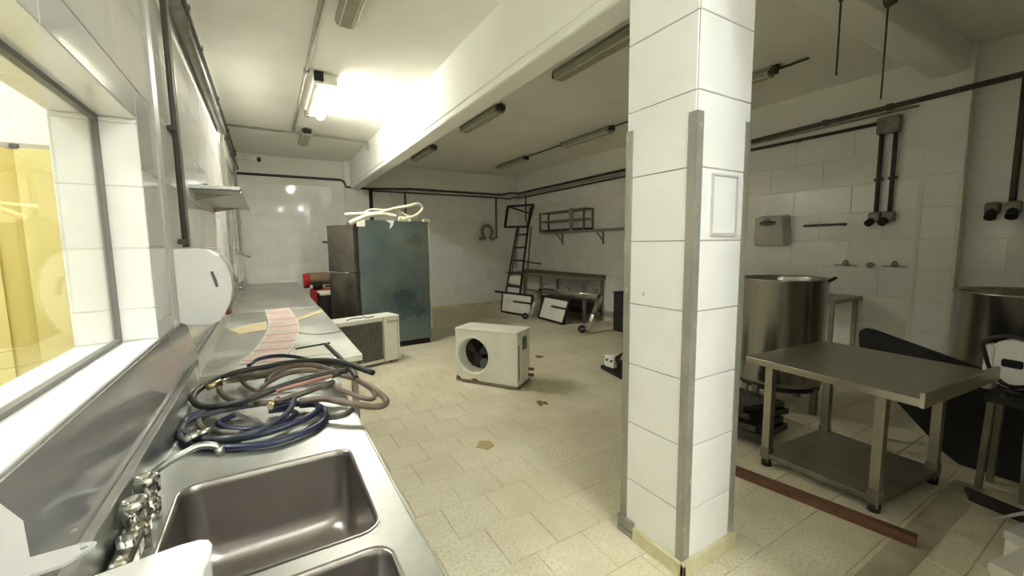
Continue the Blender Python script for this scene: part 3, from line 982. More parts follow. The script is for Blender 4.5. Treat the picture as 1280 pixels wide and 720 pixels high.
# white scoop-like tray and grey bracket by the tap
tr = thing('white_plastic_tray', 'white plastic tray with a rounded end lying across the near sink bowl', 'tray', (-0.25, 0.98, CT + 0.01), 0)
s = MB(tr.location)
top = [(-0.40, 1.055, 0.965), (-0.325, 1.055, 0.97), (-0.2, 1.06, 0.97), (-0.165, 1.06, 0.97), (-0.148, 1.05, 0.97), (-0.14, 1.03, 0.97), (-0.138, 1.0, 0.97), (-0.145, 0.96, 0.97), (-0.18, 0.9, 0.97), (-0.4, 0.86, 0.965)]
top = [(x, y, z) for x, y, z in top if x > -0.33] 
top = [(-0.33, 1.045, 0.97)] + top[1:] + [(-0.33, 0.87, 0.97)]
s.prism(top, (0, 0, 0.006), 0.002, 1)
s.prism([(x * 0.97 - 0.007, 0.96 + (y - 0.96) * 0.9, CT + 0.012) for x, y, z in top], (0, 0, 0.08), 0.008, 2)
s.build('tray_body', 'white_plastic', tr)
s = MB(tr.location)
s.box(-0.3, -0.2, 0.93, 0.955, 0.977, 0.98)
s.build('rib', 'white_plastic', tr)
br = thing('plastic_bracket', 'flat grey plastic bracket with a hole in its arm, beside the tap', 'bracket', (-0.36, 0.85, 1.19))
s = MB(br.location)
zb = 1.2
c0 = Vector((-0.236, 0.735))
arm = [(-0.247, 0.749)] + [(c0.x + 0.0125 * math.cos(math.radians(q)), c0.y + 0.0125 * math.sin(math.radians(q))) for q in (75, 45, 15, -15, -45, -75)]
arm += [(-0.248, 0.708), (-0.275, 0.705), (-0.3, 0.69), (-0.412, 0.7), (-0.412, 0.985), (-0.39, 0.944), (-0.335, 0.86), (-0.29, 0.748)]
def plate_with_hole(m, poly, hole, z0, z1):
    for z in (z0, z1):
        counter_sheet(m, poly, [hole], z)
    for L in (poly, hole):
        n = len(L)
        for i in range(n):
            (xa, ya), (xb, yb) = L[i], L[(i + 1) % n]
            m.face([(xa, ya, z0), (xb, yb, z0), (xb, yb, z1), (xa, ya, z1)])
hole = [(c0.x + 0.0038 * math.cos(2 * PI * k / 10), c0.y + 0.0038 * math.sin(2 * PI * k / 10)) for k in range(10)]
plate_with_hole(s, arm, hole, zb, zb + 0.004)
s.build('plate', 'bracket_grey', br)
s = MB(br.location)
s.box(-0.418, -0.406, 0.7, 0.98, 1.19, 1.215)
s.build('wall_flange', 'grey_plastic', br)

# ------------------------------------------------------------------ long steel tables along the left wall
def steel_table(name, label, x0, x1, y0, y1, zt, group=None, splash=None, m='steel_table', shelf=None, legs=None, lw=0.04):
    t = thing(name, label, 'table', ((x0 + x1) / 2, (y0 + y1) / 2, 0), 0, group)
    s = MB(t.location)
    s.box(x0, x1, y0, y1, zt - 0.045, zt, 0.004, 2)
    s.build('tabletop', m, t)
    if splash == 'x0':
        s = MB(t.location); s.box(x0, x0 + 0.012, y0, y1, zt, zt + 0.1); s.build('splashback', m, t)
    if splash == 'x1':
        s = MB(t.location); s.box(x1 - 0.012, x1, y0, y1, zt, zt + 0.06); s.build('splashback', m, t)
    for (x, y) in legs or ((x0 + 0.05, y0 + 0.05), (x1 - 0.05, y0 + 0.05), (x1 - 0.05, y1 - 0.05), (x0 + 0.05, y1 - 0.05)):
        s = MB(t.location)
        s.box(x - lw / 2, x + lw / 2, y - lw / 2, y + lw / 2, 0, zt - 0.045)
        s.build('leg', 'steel_dull', t)
    if shelf:
        s = MB(t.location); s.box(x0 + 0.03, x1 - 0.03, y0 + 0.03, y1 - 0.03, shelf, shelf + 0.03); s.build('undershelf', 'steel_dull', t)
    return t
ta = steel_table('steel_table', 'long steel worktable along the left wall, nearer one, holding the pink sheet', -0.385, 0.512, 2.86, 5.49, CT, 'worktables along the left wall', 'x0')
tb = steel_table('steel_table', 'long steel worktable along the left wall, farther one reaching the back wall', -0.39, 0.505, 5.52, YB - 0.02, CT, 'worktables along the left wall', 'x0')
# small fittings on the splashbacks
for i, (y, z) in enumerate(((4.6, 1.02), (6.8, 1.05))):
    s = MB()
    s.cyl((XL, y, z), (XL + 0.1, y, z), 0.022, 10)
    s.cyl((XL + 0.07, y, z - 0.03), (XL + 0.07, y, z + 0.03), 0.014, 8)
    tag(s.build('wall_tap', 'rust' if i == 0 else 'steel_grey'), ('rusty pipe stub on the left wall above the nearer worktable', 'small grey valve on the left wall above the farther worktable')[i], 'valve')

# pink printed strip, cardboard and papers on the near worktable
def ribbon(m, cl, w, z, t=0.002, wav=0.004):
    n = len(cl)
    L, R = [], []
    for i in range(n):
        d = (Vector(cl[min(i + 1, n - 1)]) - Vector(cl[max(i - 1, 0)])).normalized()
        nn = Vector((-d.y, d.x))
        ww = w[i] if isinstance(w, list) else w
        L.append(Vector(cl[i]) + nn * ww / 2)
        R.append(Vector(cl[i]) - nn * ww / 2)
    for i in range(n - 1):
        za, zb = z + wav * (i % 2), z + wav * ((i + 1) % 2)
        m.hexa([(L[i].x, L[i].y, za), (R[i].x, R[i].y, za), (R[i + 1].x, R[i + 1].y, zb), (L[i + 1].x, L[i + 1].y, zb),
                (L[i].x, L[i].y, za + t), (R[i].x, R[i].y, za + t), (R[i + 1].x, R[i + 1].y, zb + t), (L[i + 1].x, L[i + 1].y, zb + t)])
    return L, R
ps = thing('printed_sheet', 'curved pinkish printed strip with white edges lying on the nearer worktable', 'sheet', (0.05, 4.2, CT))
cl = [(0.06, 5.58), (0.075, 5.1), (0.095, 4.6), (0.085, 4.15), (0.055, 3.8), (0.02, 3.5), (-0.02, 3.25), (-0.08, 2.98)]
cl = [tuple(p.xy) for p in spline([Vector((a, b, 0)) for a, b in cl], 4)]
s = MB(ps.location)
L, R = ribbon(s, cl, 0.235, CT + 0.002)
s.build('sheet', 'pink_sheet', ps)
for E_ in (L, R):
    s = MB(ps.location)
    for i in range(len(E_) - 1):
        s.bar((E_[i].x, E_[i].y, CT + 0.006), (E_[i + 1].x, E_[i + 1].y, CT + 0.006), 0.014, 0.004)
    s.build('white_edge', 'white_sheet', ps)
for i in range(1, len(cl) - 1, 2):
    s = MB(ps.location)
    s.bar((L[i].x, L[i].y, CT + 0.008), (R[i].x, R[i].y, CT + 0.008), 0.02 if i % 4 == 1 else 0.03, 0.003)
    s.build('printed_band', 'white_sheet' if i % 4 == 1 else 'pink_line', ps)
s = MB()
s.prism([(-0.34, 4.38, CT + 0.001), (-0.24, 4.1, CT + 0.001), (-0.05, 4.19, CT + 0.001), (-0.05, 4.68, CT + 0.001), (-0.16, 4.6, CT + 0.001)], (0, 0, 0.003))
tag(s.build('cardboard_sheet', 'cardboard'), 'pale cardboard scrap on the worktable left of the pink strip', 'cardboard')
s = MB()
s.prism([(0.2, 4.52, CT + 0.001), (0.22, 4.75, CT + 0.001), (0.5, 5.2, CT + 0.001), (0.5, 4.98, CT + 0.001)], (0, 0, 0.003))
tag(s.build('cardboard_sheet', 'cardboard'), 'narrow pale cardboard strip on the worktable right of the pink strip', 'cardboard')
s = MB()
s.prism([(0.12, 2.98, CT + 0.001), (0.14, 3.22, CT + 0.001), (0.36, 3.26, CT + 0.001), (0.38, 2.98, CT + 0.001)], (0, 0, 0.004))
tag(s.build('paper_sheet', 'white_sheet'), 'white sheet at the near edge of the worktable', 'sheet')
s = MB()
s.bar((0.13, 3.22, CT + 0.012), (0.36, 3.28, CT + 0.012), 0.012, 0.01)
tag(s.build('thin_strip', 'black'), 'thin dark strip along the white sheet on the worktable', 'strip')
s = MB()
s.tube([(0.17, 3.92, CT + 0.004), (0.26, 3.75, CT + 0.004), (0.36, 3.7, CT + 0.004), (0.5, 3.72, CT + 0.004)], 0.003, 6, smooth=5)
tag(s.build('thin_wire', 'black'), 'thin dark wire lying on the worktable right of the pink strip', 'wire')

# ------------------------------------------------------------------ hoses in a heap
def hose(label, pts, r, m, smooth=8, seg=10, ends=None):
    base = (sum(p[0] for p in pts) / len(pts), sum(p[1] for p in pts) / len(pts), CT)
    t = thing('hose', label, 'hose', base)
    s = MB(base)
    s.tube(pts, r, seg, smooth=smooth)
    s.build('tube', m, t)
    for (p, q, rr, mm, nm) in ends or ():
        s = MB(base)
        s.cyl(p, q, rr, 12)
        s.build(nm, mm, t)
    return t
def coil(cx, cy, ax, ay, turns, z0, dz, rot=0.0, jit=0.02, n=10, ph=0.0, seed=1):
    rnd = random.Random(seed)
    P = []
    N = int(turns * n)
    W_ = [(rnd.uniform(-1, 1) * jit * 2.2, rnd.uniform(-1, 1) * jit * 1.6, 1 + rnd.uniform(-1, 1) * jit * 4, 1 + rnd.uniform(-1, 1) * jit * 5, rnd.uniform(-1, 1) * jit * 7) for _ in range(int(turns) + 3)]
    for i in range(N + 1):
        a = ph + 2 * PI * i / n
        f_ = i / n
        k0 = int(f_); u_ = f_ - k0
        ox, oy, sx, sy, dr_ = [W_[k0][q] * (1 - u_) + W_[k0 + 1][q] * u_ for q in range(5)]
        x, y = ax * sx * math.cos(a), ay * sy * math.sin(a)
        r_ = rot + dr_
        P.append((cx + ox + x * math.cos(r_) - y * math.sin(r_), cy + oy + x * math.sin(r_) + y * math.cos(r_), z0 + dz * i / N + rnd.uniform(0, 0.01)))
    return P
HOSES = {
    'black': [(0.419, 2.087, 0.970), (0.326, 2.278, 0.985), (0.246, 2.405, 0.985), (0.100, 2.510, 0.975), (-0.030, 2.534, 0.965), (-0.172, 2.541, 0.955), (-0.279, 2.449, 0.945), (-0.325, 2.357, 0.935), (-0.329, 2.281, 0.925), (-0.298, 2.190, 0.920), (-0.234, 2.102, 0.930), (-0.147, 2.043, 0.950), (-0.061, 2.041, 0.970), (0.037, 2.072, 0.985), (0.160, 2.104, 0.995), (0.302, 2.121, 0.995)],
    'pale': [(0.356, 2.325, 0.950), (0.264, 2.406, 0.960), (0.146, 2.501, 0.960), (0.042, 2.510, 0.955), (-0.084, 2.483, 0.945), (-0.186, 2.539, 0.935), (-0.236, 2.497, 0.925), (-0.243, 2.401, 0.915), (-0.206, 2.271, 0.910), (-0.132, 2.132, 0.920), (-0.034, 1.996, 0.940), (0.054, 1.961, 0.960), (0.149, 1.993, 0.970), (0.231, 2.065, 0.965)],
    'brown': [(-0.042, 2.397, 0.920), (-0.006, 2.463, 0.940), (0.069, 2.481, 0.960), (0.170, 2.430, 0.965), (0.250, 2.289, 0.960), (0.336, 2.122, 0.945), (0.389, 1.936, 0.935), (0.409, 1.795, 0.930), (0.385, 1.731, 0.930), (0.330, 1.734, 0.935), (0.243, 1.810, 0.945), (0.169, 1.894, 0.950), (0.082, 1.946, 0.940)],
    'inner': [(0.198, 2.082, 0.950), (0.269, 1.986, 0.935), (0.330, 1.877, 0.925), (0.369, 1.852, 0.925), (0.385, 1.925, 0.930), (0.361, 2.061, 0.940), (0.288, 2.168, 0.955), (0.178, 2.319, 0.960), (0.055, 2.386, 0.950), (-0.033, 2.349, 0.930), (-0.083, 2.298, 0.915), (-0.136, 2.432, 0.910), (-0.153, 2.553, 0.915), (-0.115, 2.618, 0.925)],
    'blue1': [(-0.202, 2.124, 0.920), (-0.278, 2.126, 0.910), (-0.329, 2.093, 0.900), (-0.329, 2.012, 0.895), (-0.329, 1.949, 0.895), (-0.265, 1.884, 0.895), (-0.181, 1.804, 0.897), (-0.094, 1.770, 0.900), (-0.011, 1.773, 0.905), (0.082, 1.805, 0.910), (0.137, 1.862, 0.910), (0.149, 1.930, 0.910), (0.121, 1.979, 0.912), (0.061, 1.997, 0.915), (-0.035, 1.997, 0.920)],
    'slate': [(0.061, 1.940, 0.955), (0.038, 1.871, 0.935), (-0.010, 1.815, 0.920), (-0.074, 1.768, 0.915), (-0.147, 1.765, 0.912), (-0.228, 1.815, 0.905), (-0.297, 1.907, 0.900), (-0.329, 1.992, 0.900), (-0.296, 2.055, 0.912), (-0.218, 2.064, 0.920), (-0.114, 2.058, 0.925)],
    'navy': [(-0.329, 1.921, 0.900), (-0.287, 1.826, 0.895), (-0.181, 1.735, 0.895), (-0.116, 1.698, 0.895), (-0.038, 1.677, 0.895), (0.050, 1.693, 0.895), (0.127, 1.744, 0.895), (0.165, 1.815, 0.897), (0.169, 1.901, 0.900), (0.139, 1.967, 0.905), (0.083, 1.992, 0.905)],
    'grey': [(-0.126, 1.806, 0.905), (-0.204, 1.874, 0.903), (-0.256, 1.944, 0.900), (-0.280, 2.022, 0.900), (-0.270, 2.073, 0.905), (-0.228, 2.098, 0.912), (-0.151, 2.076, 0.920), (-0.064, 2.052, 0.925)],
    'blue2': [(-0.135, 2.789, 0.920), (-0.086, 2.861, 0.935), (0.011, 2.847, 0.945), (0.110, 2.729, 0.950), (0.199, 2.548, 0.950), (0.253, 2.401, 0.950)],
    'salmon': [(-0.002, 1.994, 0.985), (0.058, 2.014, 0.990), (0.138, 2.030, 0.995), (0.232, 2.065, 0.995)],
    'thin': [(0.284, 1.885, 0.889), (0.243, 1.835, 0.889), (0.176, 1.847, 0.889), (0.093, 1.930, 0.889)],
    'stiff': [(0.288, 2.823, 0.980), (0.309, 2.593, 0.975), (0.326, 2.383, 0.970), (0.336, 2.198, 0.965), (0.340, 2.091, 0.955)],
    'blue3': [(-0.036, 2.006, 0.900), (0.022, 1.989, 0.900), (0.063, 1.918, 0.900), (0.017, 1.855, 0.900), (-0.089, 1.839, 0.900), (-0.168, 1.897, 0.900), (-0.213, 1.979, 0.900), (-0.163, 2.029, 0.903)],
}
hose('dark blue hose forming the wide coil nearest the sink bowl', HOSES['blue1'], 0.0135, 'hose_blue')
hose('slate-grey hose sweeping over the blue coil', HOSES['slate'], 0.0115, 'hose_navy')
hose('blue hose forming the outermost loop at the sink edge', HOSES['navy'], 0.0125, 'hose_blue')
hose('greyish hose curl at the left inside the blue coil', HOSES['grey'], 0.0125, 'hose_grey')
hose('blue hose lying flat inside the coil', HOSES['blue3'], 0.011, 'hose_blue')
hose('brown hose whose big loop overhangs the counter edge', HOSES['brown'], 0.0135, 'hose_brown')
hose('pale brown hose making the smaller loop at the left of the heap', HOSES['pale'], 0.0125, 'hose_grey')
hose('thin brown hose with the inner right loop and small left curl', HOSES['inner'], 0.0105, 'hose_brown')
hose('thick black hose with its cut end sticking out past the counter', HOSES['black'], 0.0145, 'hose_black',
     ends=[((0.4185, 2.088, 0.97), (0.4202, 2.0848, 0.9697), 0.0105, 'dark', 'hose_mouth')])
hose('stiff dark hose end pointing up over the worktable corner', HOSES['stiff'], 0.013, 'hose_black')
hose('short salmon-pink tube on top of the heap', HOSES['salmon'], 0.0095, 'hose_pink',
     ends=[((0.225, 2.063, 0.995), (0.262, 2.08, 0.996), 0.0125, 'hose_black', 'hose_sleeve')])
hose('blue hose arching over the near end of the pink strip', HOSES['blue2'], 0.011, 'hose_blue')
hose('thin dark hose trailing along the counter edge under the heap', HOSES['thin'], 0.008, 'hose_grey')
for i, (x, y, z, dx, dy, lab) in enumerate(((-0.27, 2.24, CT + 0.1, 0.05, 0.03, 'tarnished brass hose fitting at the left of the heap'), (-0.3, 1.83, CT + 0.035, 0.05, 0.01, 'small steel hose fitting beside the blue coil'), (-0.03, 1.95, CT + 0.06, 0.02, 0.03, 'round brown hose joint in the middle of the heap'))):
    t = thing('hose_fitting', lab, 'fitting', (x, y, z))
    s = MB()
    s.cyl((0, 0, 0), (dx, dy, 0.008), 0.016, 6)
    s.build('nut', 'brass' if i != 1 else 'chrome', t)
    s = MB()
    s.cyl((dx * 0.6, dy * 0.6, 0.005), (dx * 1.6, dy * 1.6, 0.012), 0.011, 12)
    s.build('ferrule', 'chrome' if i != 2 else 'rust', t)

# ------------------------------------------------------------------ tall steel cabinet with an open door
fr = thing('steel_fridge', 'tall blue-grey steel fridge cabinet with its narrow door ajar, beside the worktables', 'fridge', (1.72, 6.45, 0), math.radians(2))
s = MB()
s.box(-0.55, 0.55, 0.0, 0.78, 0.09, 2.0, 0.008, 1)
s.build('cabinet', 'fridge_side', fr)
s = MB()
s.box(-0.53, 0.53, 0.03, 0.76, 0.0, 0.09)
s.build('plinth', 'black_matte', fr)
s = MB()
s.box(-0.556, -0.551, 0.05, 0.74, 0.14, 1.95)
s.build('interior', 'dark', fr)
for nm, z0, z1 in (('upper_door', 1.23, 1.93), ('lower_door', 0.14, 1.21)):
    s = MB()
    a = Vector((-0.58, 0.0)); d = Vector((-0.27, 0.5)).normalized(); n = Vector((-d.y, d.x)) * 0.05
    b_ = a + d * 0.58
    s.hexa([(a.x, a.y, z0), (b_.x, b_.y, z0), (b_.x + n.x, b_.y + n.y, z0), (a.x + n.x, a.y + n.y, z0), (a.x, a.y, z1), (b_.x, b_.y, z1), (b_.x + n.x, b_.y + n.y, z1), (a.x + n.x, a.y + n.y, z1)], 0.006, 1)
    do = s.build(nm, 'fridge_front', fr)
    s = MB()
    zm = 1.68 if z0 > 1 else 1.0
    p = a + d * 0.58
    s.bar((p.x + 0.04, p.y - 0.03, zm), (p.x - 0.1, p.y + 0.03, zm), 0.03, 0.03)
    s.build('handle', 'black', do)
for z in (1.88, 1.22):
    s = MB()
    s.box(-0.62, -0.54, -0.02, 0.02, z - 0.015, z + 0.015)
    s.build('hinge', 'black', fr)
s = MB()
s.box(-0.585, -0.555, 0.0, 0.03, 0.14, 1.93)
s.build('door_gasket', 'black_matte', fr)
rnd = random.Random(4)
s = MB()
for k in range(16):
    z = 0.15 + rnd.random() * 1.8
    s.box(0.545, 0.558 + rnd.random() * 0.01, -0.004, 0.02 + rnd.random() * 0.03, z, z + 0.03 + rnd.random() * 0.14)
for k in range(14):
    x = rnd.uniform(0.0, 0.52)
    s.box(x, x + rnd.uniform(0.03, 0.1), -0.004, 0.04, 1.985, 2.01 + rnd.random() * 0.03, 0.004, 1)
o = s.build('peeling_foam', 'foam', fr)
o['label'] = 'peeling cream foam along the top and right edge'
o['kind'] = 'stuff'
s = MB()
s.box(-0.56, -0.44, -0.006, 0.0, 1.9, 2.01)
s.build('taped_patch', 'white_sheet', fr)
s = MB()
s.prism([(-0.13, -0.006, 2.0), (0.0, -0.006, 2.0), (-0.02, -0.006, 1.93), (-0.08, -0.006, 1.86), (-0.06, -0.006, 1.95)], (0, 0.005, 0))
s.build('torn_patch', 'white_sheet', fr)
def rod(label, pts, r, name='cable'):
    t = MB()
    t.tube(pts, r, 8, smooth=6)
    return tag(t.build(name, 'white_cable'), label, 'cable', None)
FY = 6.55
rod('thick cream cable loop lying on top of the steel fridge', [(1.02, FY, 2.08), (1.3, FY - 0.05, 2.1), (1.52, FY, 2.12), (1.78, FY + 0.05, 2.2), (1.98, FY, 2.24), (2.14, FY, 2.28), (2.22, FY + 0.02, 2.22), (2.14, FY + 0.02, 2.12), (2.0, FY, 2.06), (1.82, FY + 0.05, 2.05)], 0.024)
rod('straight thick white cable lying over the front edge of the fridge', [(1.04, FY - 0.25, 1.94), (1.16, FY - 0.25, 2.0), (1.32, FY - 0.2, 2.06), (1.55, FY - 0.1, 2.09), (1.78, FY - 0.05, 2.06)], 0.032)
rod('thin cream cable looping behind the thick ones on the fridge', [(1.3, FY + 0.1, 2.1), (1.42, FY + 0.1, 2.17), (1.6, FY + 0.1, 2.17), (1.8, FY + 0.1, 2.18), (1.98, FY + 0.06, 2.09), (2.12, FY, 2.06)], 0.018)

# ------------------------------------------------------------------ air compressor behind the worktable
cp = thing('air_compressor', 'red air compressor with a brown tank between worktable and fridge', 'compressor', (0.85, 8.6, 0))
s = MB(cp.location)
s.tube([(0.6, 8.75, 1.0), (0.62, 8.75, 1.0), (1.3, 8.75, 1.0), (1.34, 8.75, 1.0)], [0.08, 0.12, 0.12, 0.06], 18)
s.build('tank', 'tan', cp)
s = MB(cp.location)
s.cyl((0.56, 8.72, 0.97), (0.66, 8.72, 0.97), 0.14, 20)
s.build('flywheel', 'red', cp)
s = MB(cp.location)
s.box(0.66, 1.02, 8.5, 8.8, 0.5, 0.82, 0.04, 2)
s.build('motor_body', 'red', cp)
s = MB(cp.location)
s.box(0.76, 0.88, 8.42, 8.52, 0.6, 0.78, 0.01, 1)
s.build('gauge_plate', 'grey_plastic', cp)
s = MB(cp.location)
s.cyl((0.7, 8.5, 0.88), (0.86, 8.5, 0.9), 0.07, 12)
s.build('pump_head', 'black', cp)
s = MB(cp.location)
s.box(0.7, 1.3, 8.45, 8.95, 0.1, 0.52, 0.02, 1)
s.build('stand', 'black_matte', cp)
for x in (0.74, 1.26):
    for y in (8.5, 8.9):
        s = MB(cp.location)
        s.cyl((x, y, 0), (x, y, 0.11), 0.03, 10)
        s.build('foot', 'black', cp)
bx = thing('dark_cabinet', 'low dark cabinet between the red compressor and the fridge door', 'cabinet', (0.98, 7.7, 0))
s = MB(bx.location)
s.box(0.72, 1.12, 7.45, 8.1, 0.02, 0.8, 0.01, 1)
s.build('body', 'black_matte', bx)
s = MB(bx.location)
s.box(0.74, 1.1, 7.44, 7.45, 0.05, 0.77)
s.build('door', 'black', bx)
s = MB()
s.hexa([(0.72, 7.5, 0.802), (1.1, 7.5, 0.802), (1.1, 8.0, 0.802), (0.72, 8.0, 0.802), (0.72, 7.5, 0.83), (1.1, 7.5, 0.83), (1.1, 8.0, 0.83), (0.72, 8.0, 0.83)])
tag(s.build('white_board', 'white_sheet'), 'white board lying on the low dark cabinet by the compressor', 'board')

# ------------------------------------------------------------------ air-conditioner outdoor units
ac = thing('ac_unit', 'white outdoor air-conditioner unit with a grey grille, half hidden behind the worktable', 'air conditioner', (1.08, 5.56, 0), math.radians(14))
s = MB()
s.box(-0.5, 0.46, 0.0, 0.32, 0.03, 0.66, 0.012, 2)
s.build('casing', 'white_paint', ac)
s = MB()
s.box(-0.47, 0.2, -0.012, 0.0, 0.08, 0.6)
s.build('grille_plate', 'grille', ac)
s = MB()
for k in range(24):
    x = -0.455 + k * 0.0275
    s.box(x, x + 0.006, -0.02, -0.012, 0.085, 0.595)
o = s.build('grille_bars', 'steel_grey', ac)
s = MB()
s.box(0.28, 0.42, -0.004, 0.0, 0.56, 0.6)
for k in range(7):
    pass
lb = s.build('badge_plate', 'white_paint', ac)
def text(body, size, loc, rot, m, parent, name='lettering', ext=0.001):
    cu_ = bpy.data.curves.new(name, 'FONT')
    cu_.body = body
    cu_.size = size
    cu_.extrude = ext
    cu_.align_x = 'CENTER'
    cu_.align_y = 'CENTER'
    tmp = bpy.data.objects.new(name, cu_)
    me = bpy.data.meshes.new_from_object(tmp)
    bpy.data.objects.remove(tmp)
    me.materials.append(M[m])
    o = bpy.data.objects.new(name, me)
    COL.objects.link(o)
    o.location = loc
    o.rotation_euler = rot
    o.parent = parent
    return o
text('Daitsu', 0.062, (0.355, -0.006, 0.582), (PI / 2, 0, 0), 'ink', ac)
s = MB()
s.box(0.215, 0.222, -0.006, 0.0, 0.04, 0.64)
s.box(0.425, 0.43, -0.006, 0.0, 0.04, 0.64)
s.build('seam', 'trim', ac)
s = MB()
s.tube([(-0.25, 0.05, 0.665), (-0.15, 0.1, 0.672), (-0.05, 0.08, 0.668), (0.02, 0.15, 0.672), (0.0, 0.05, 0.668), (0.12, 0.06, 0.67)], 0.006, 6, smooth=5)
s.build('loose_wire', 'black', ac)
for x in (-0.4, 0.36):
    s = MB()
    s.box(x - 0.03, x + 0.03, -0.01, 0.33, 0, 0.032)
    s.build('foot', 'steel_dull', ac)

d = Vector((2.287 - 1.846, 3.765 - 4.433))
ang = math.atan2(d.y, d.x)
fa_ = thing('ac_unit', 'white air-conditioner unit with an open round fan hole in the middle of the floor', 'air conditioner', (1.846, 4.433, 0), ang)
s = MB()
LN, DP, HT = 0.80, 0.34, 0.62
# front sheet with round hole
hc = (0.235, 0.335); hr = 0.205
holep = [(hc[0] + hr * math.cos(2 * PI * k / 36), hc[1] + hr * math.sin(2 * PI * k / 36)) for k in range(36)]
def front_sheet(m, z):
    edges = []
    for L in ([(0, 0.04), (LN, 0.04), (LN, HT), (0, HT)], holep):
        vs = [m.v((x, z, h)) for x, h in L]
        for i in range(len(vs)):
            edges.append(m.b.edges.new((vs[i], vs[(i + 1) % len(vs)])))
    bmesh.ops.triangle_fill(m.b, edges=edges, use_beauty=True)
front_sheet(s, 0.0)
s.box(0, LN, 0.004, DP, HT - 0.004, HT, 0)
s.box(0, 0.004, 0.004, DP, 0.04, HT - 0.004)
s.box(LN - 0.004, LN, 0.004, DP, 0.04, HT - 0.004)
s.box(0, LN, DP - 0.004, DP, 0.04, HT - 0.004)
s.build('casing', 'white_paint', fa_)
s = MB()
s.box(-0.006, LN + 0.006, -0.006, DP + 0.006, HT, HT + 0.03, 0.01, 2)
s.build('top_cover', 'white_paint', fa_)
s = MB()
s.lathe((hc[0], -0.004, hc[1]), [(hr + 0.03, 0.0), (hr + 0.02, -0.006), (hr, -0.004), (hr - 0.004, 0.02), (hr - 0.012, 0.1), (hr - 0.02, 0.14)], 36, axis=(0, 1, 0))
s.build('fan_shroud', 'white_paint', fa_)
s = MB()
s.box(0.01, 0.5, 0.15, 0.3, 0.06, HT - 0.02)
s.build('dark_interior', 'dark', fa_)
for k in range(3):
    a = 2 * PI * k / 3 + 0.5
    s = MB()
    P = []
    for (rr, w_) in ((0.03, 0.3), (0.1, 0.55), (0.165, 0.6)):
        P.append((rr, -w_)); 
    pts1 = [(hc[0] + rr * math.cos(a - w_), 0.09, hc[1] + rr * math.sin(a - w_)) for rr, w_ in ((0.03, 0.4), (0.1, 0.5), (0.17, 0.45))]
    pts2 = [(hc[0] + rr * math.cos(a + w_), 0.125, hc[1] + rr * math.sin(a + w_)) for rr, w_ in ((0.17, 0.45), (0.1, 0.5), (0.03, 0.4))]
    s.prism(pts1 + pts2, (0, 0.006, 0))
    s.build('fan_blade', 'black', fa_)
s = MB()
s.cyl((hc[0] + 0.02, 0.05, hc[1] - 0.03), (hc[0] + 0.02, 0.14, hc[1] - 0.03), 0.05, 16)
s.build('fan_hub', 'black', fa_)
s = MB()
s.cyl((hc[0] + 0.1, 0.08, hc[1] - 0.11), (hc[0] + 0.1, 0.15, hc[1] - 0.11), 0.06, 18)
s.build('motor', 'smoke', fa_)
s = MB()
s.box(-0.004, LN + 0.004, -0.004, DP + 0.004, 0.012, 0.04)
s.build('base_pan', 'steel_dull', fa_)
s = MB()
rnd = random.Random(2)
for (x, w_, h_) in ((0.0, 0.05, 0.035), (0.03, 0.04, 0.02), (0.2, 0.12, 0.012), (0.24, 0.05, 0.02)):
    s.prism([(x, -0.007, 0.04), (x + w_, -0.007, 0.035), (x + w_ * 0.7, -0.007, 0.045 + h_ * 0.5), (x + w_ * 0.2, -0.007, 0.045 + h_)], (0, 0.008, 0))
s.build('rust_flakes', 'rust', fa_)
s = MB()
s.box(LN, LN + 0.006, 0.14, 0.25, 0.42, 0.57)
s.build('terminal_cover', 'smoke', fa_)
s = MB()
s.box(LN, LN + 0.004, 0.035, 0.05, 0.1, 0.5)
s.build('seam', 'black', fa_)
for z in (0.1, 0.17):
    s = MB()
    s.cyl((LN, 0.28, z), (LN + 0.05, 0.28, z), 0.014, 10)
    s.cyl((LN + 0.035, 0.28, z), (LN + 0.075, 0.28, z), 0.02, 6)
    s.build('valve', 'rust', fa_)
s = MB()
s.box(LN, LN + 0.02, 0.22, 0.25, 0.06, 0.2)
s.build('valve_guard', 'white_paint', fa_)
for x in (0.12, LN - 0.1):
    s = MB()
    s.box(x - 0.04, x + 0.04, -0.01, DP + 0.01, 0, 0.012)
    s.build('foot', 'steel_dull', fa_)

# ------------------------------------------------------------------ far right corner: bench, ladder, panels, trolley frame
bn = steel_table('steel_bench', 'long steel bench against the right wall behind the leaning panels', 5.42, XR - 0.01, 6.3, 9.45, 0.9, None, 'x1', 'steel_dull', None,
                 legs=[(5.47, 6.36), (5.95, 6.36), (5.47, 7.9), (5.95, 7.9), (5.47, 9.4), (5.95, 9.4)], lw=0.05)
s = MB(bn.location)
s.box(5.47, 5.95, 6.36, 7.9, 0.18, 0.42)
s.build('lower_bin', 'black', bn)
s = MB(bn.location)
s.bar((5.47, 6.36, 0.5), (5.47, 9.4, 0.5), 0.04)
s.build('rail', 'steel_dull', bn)

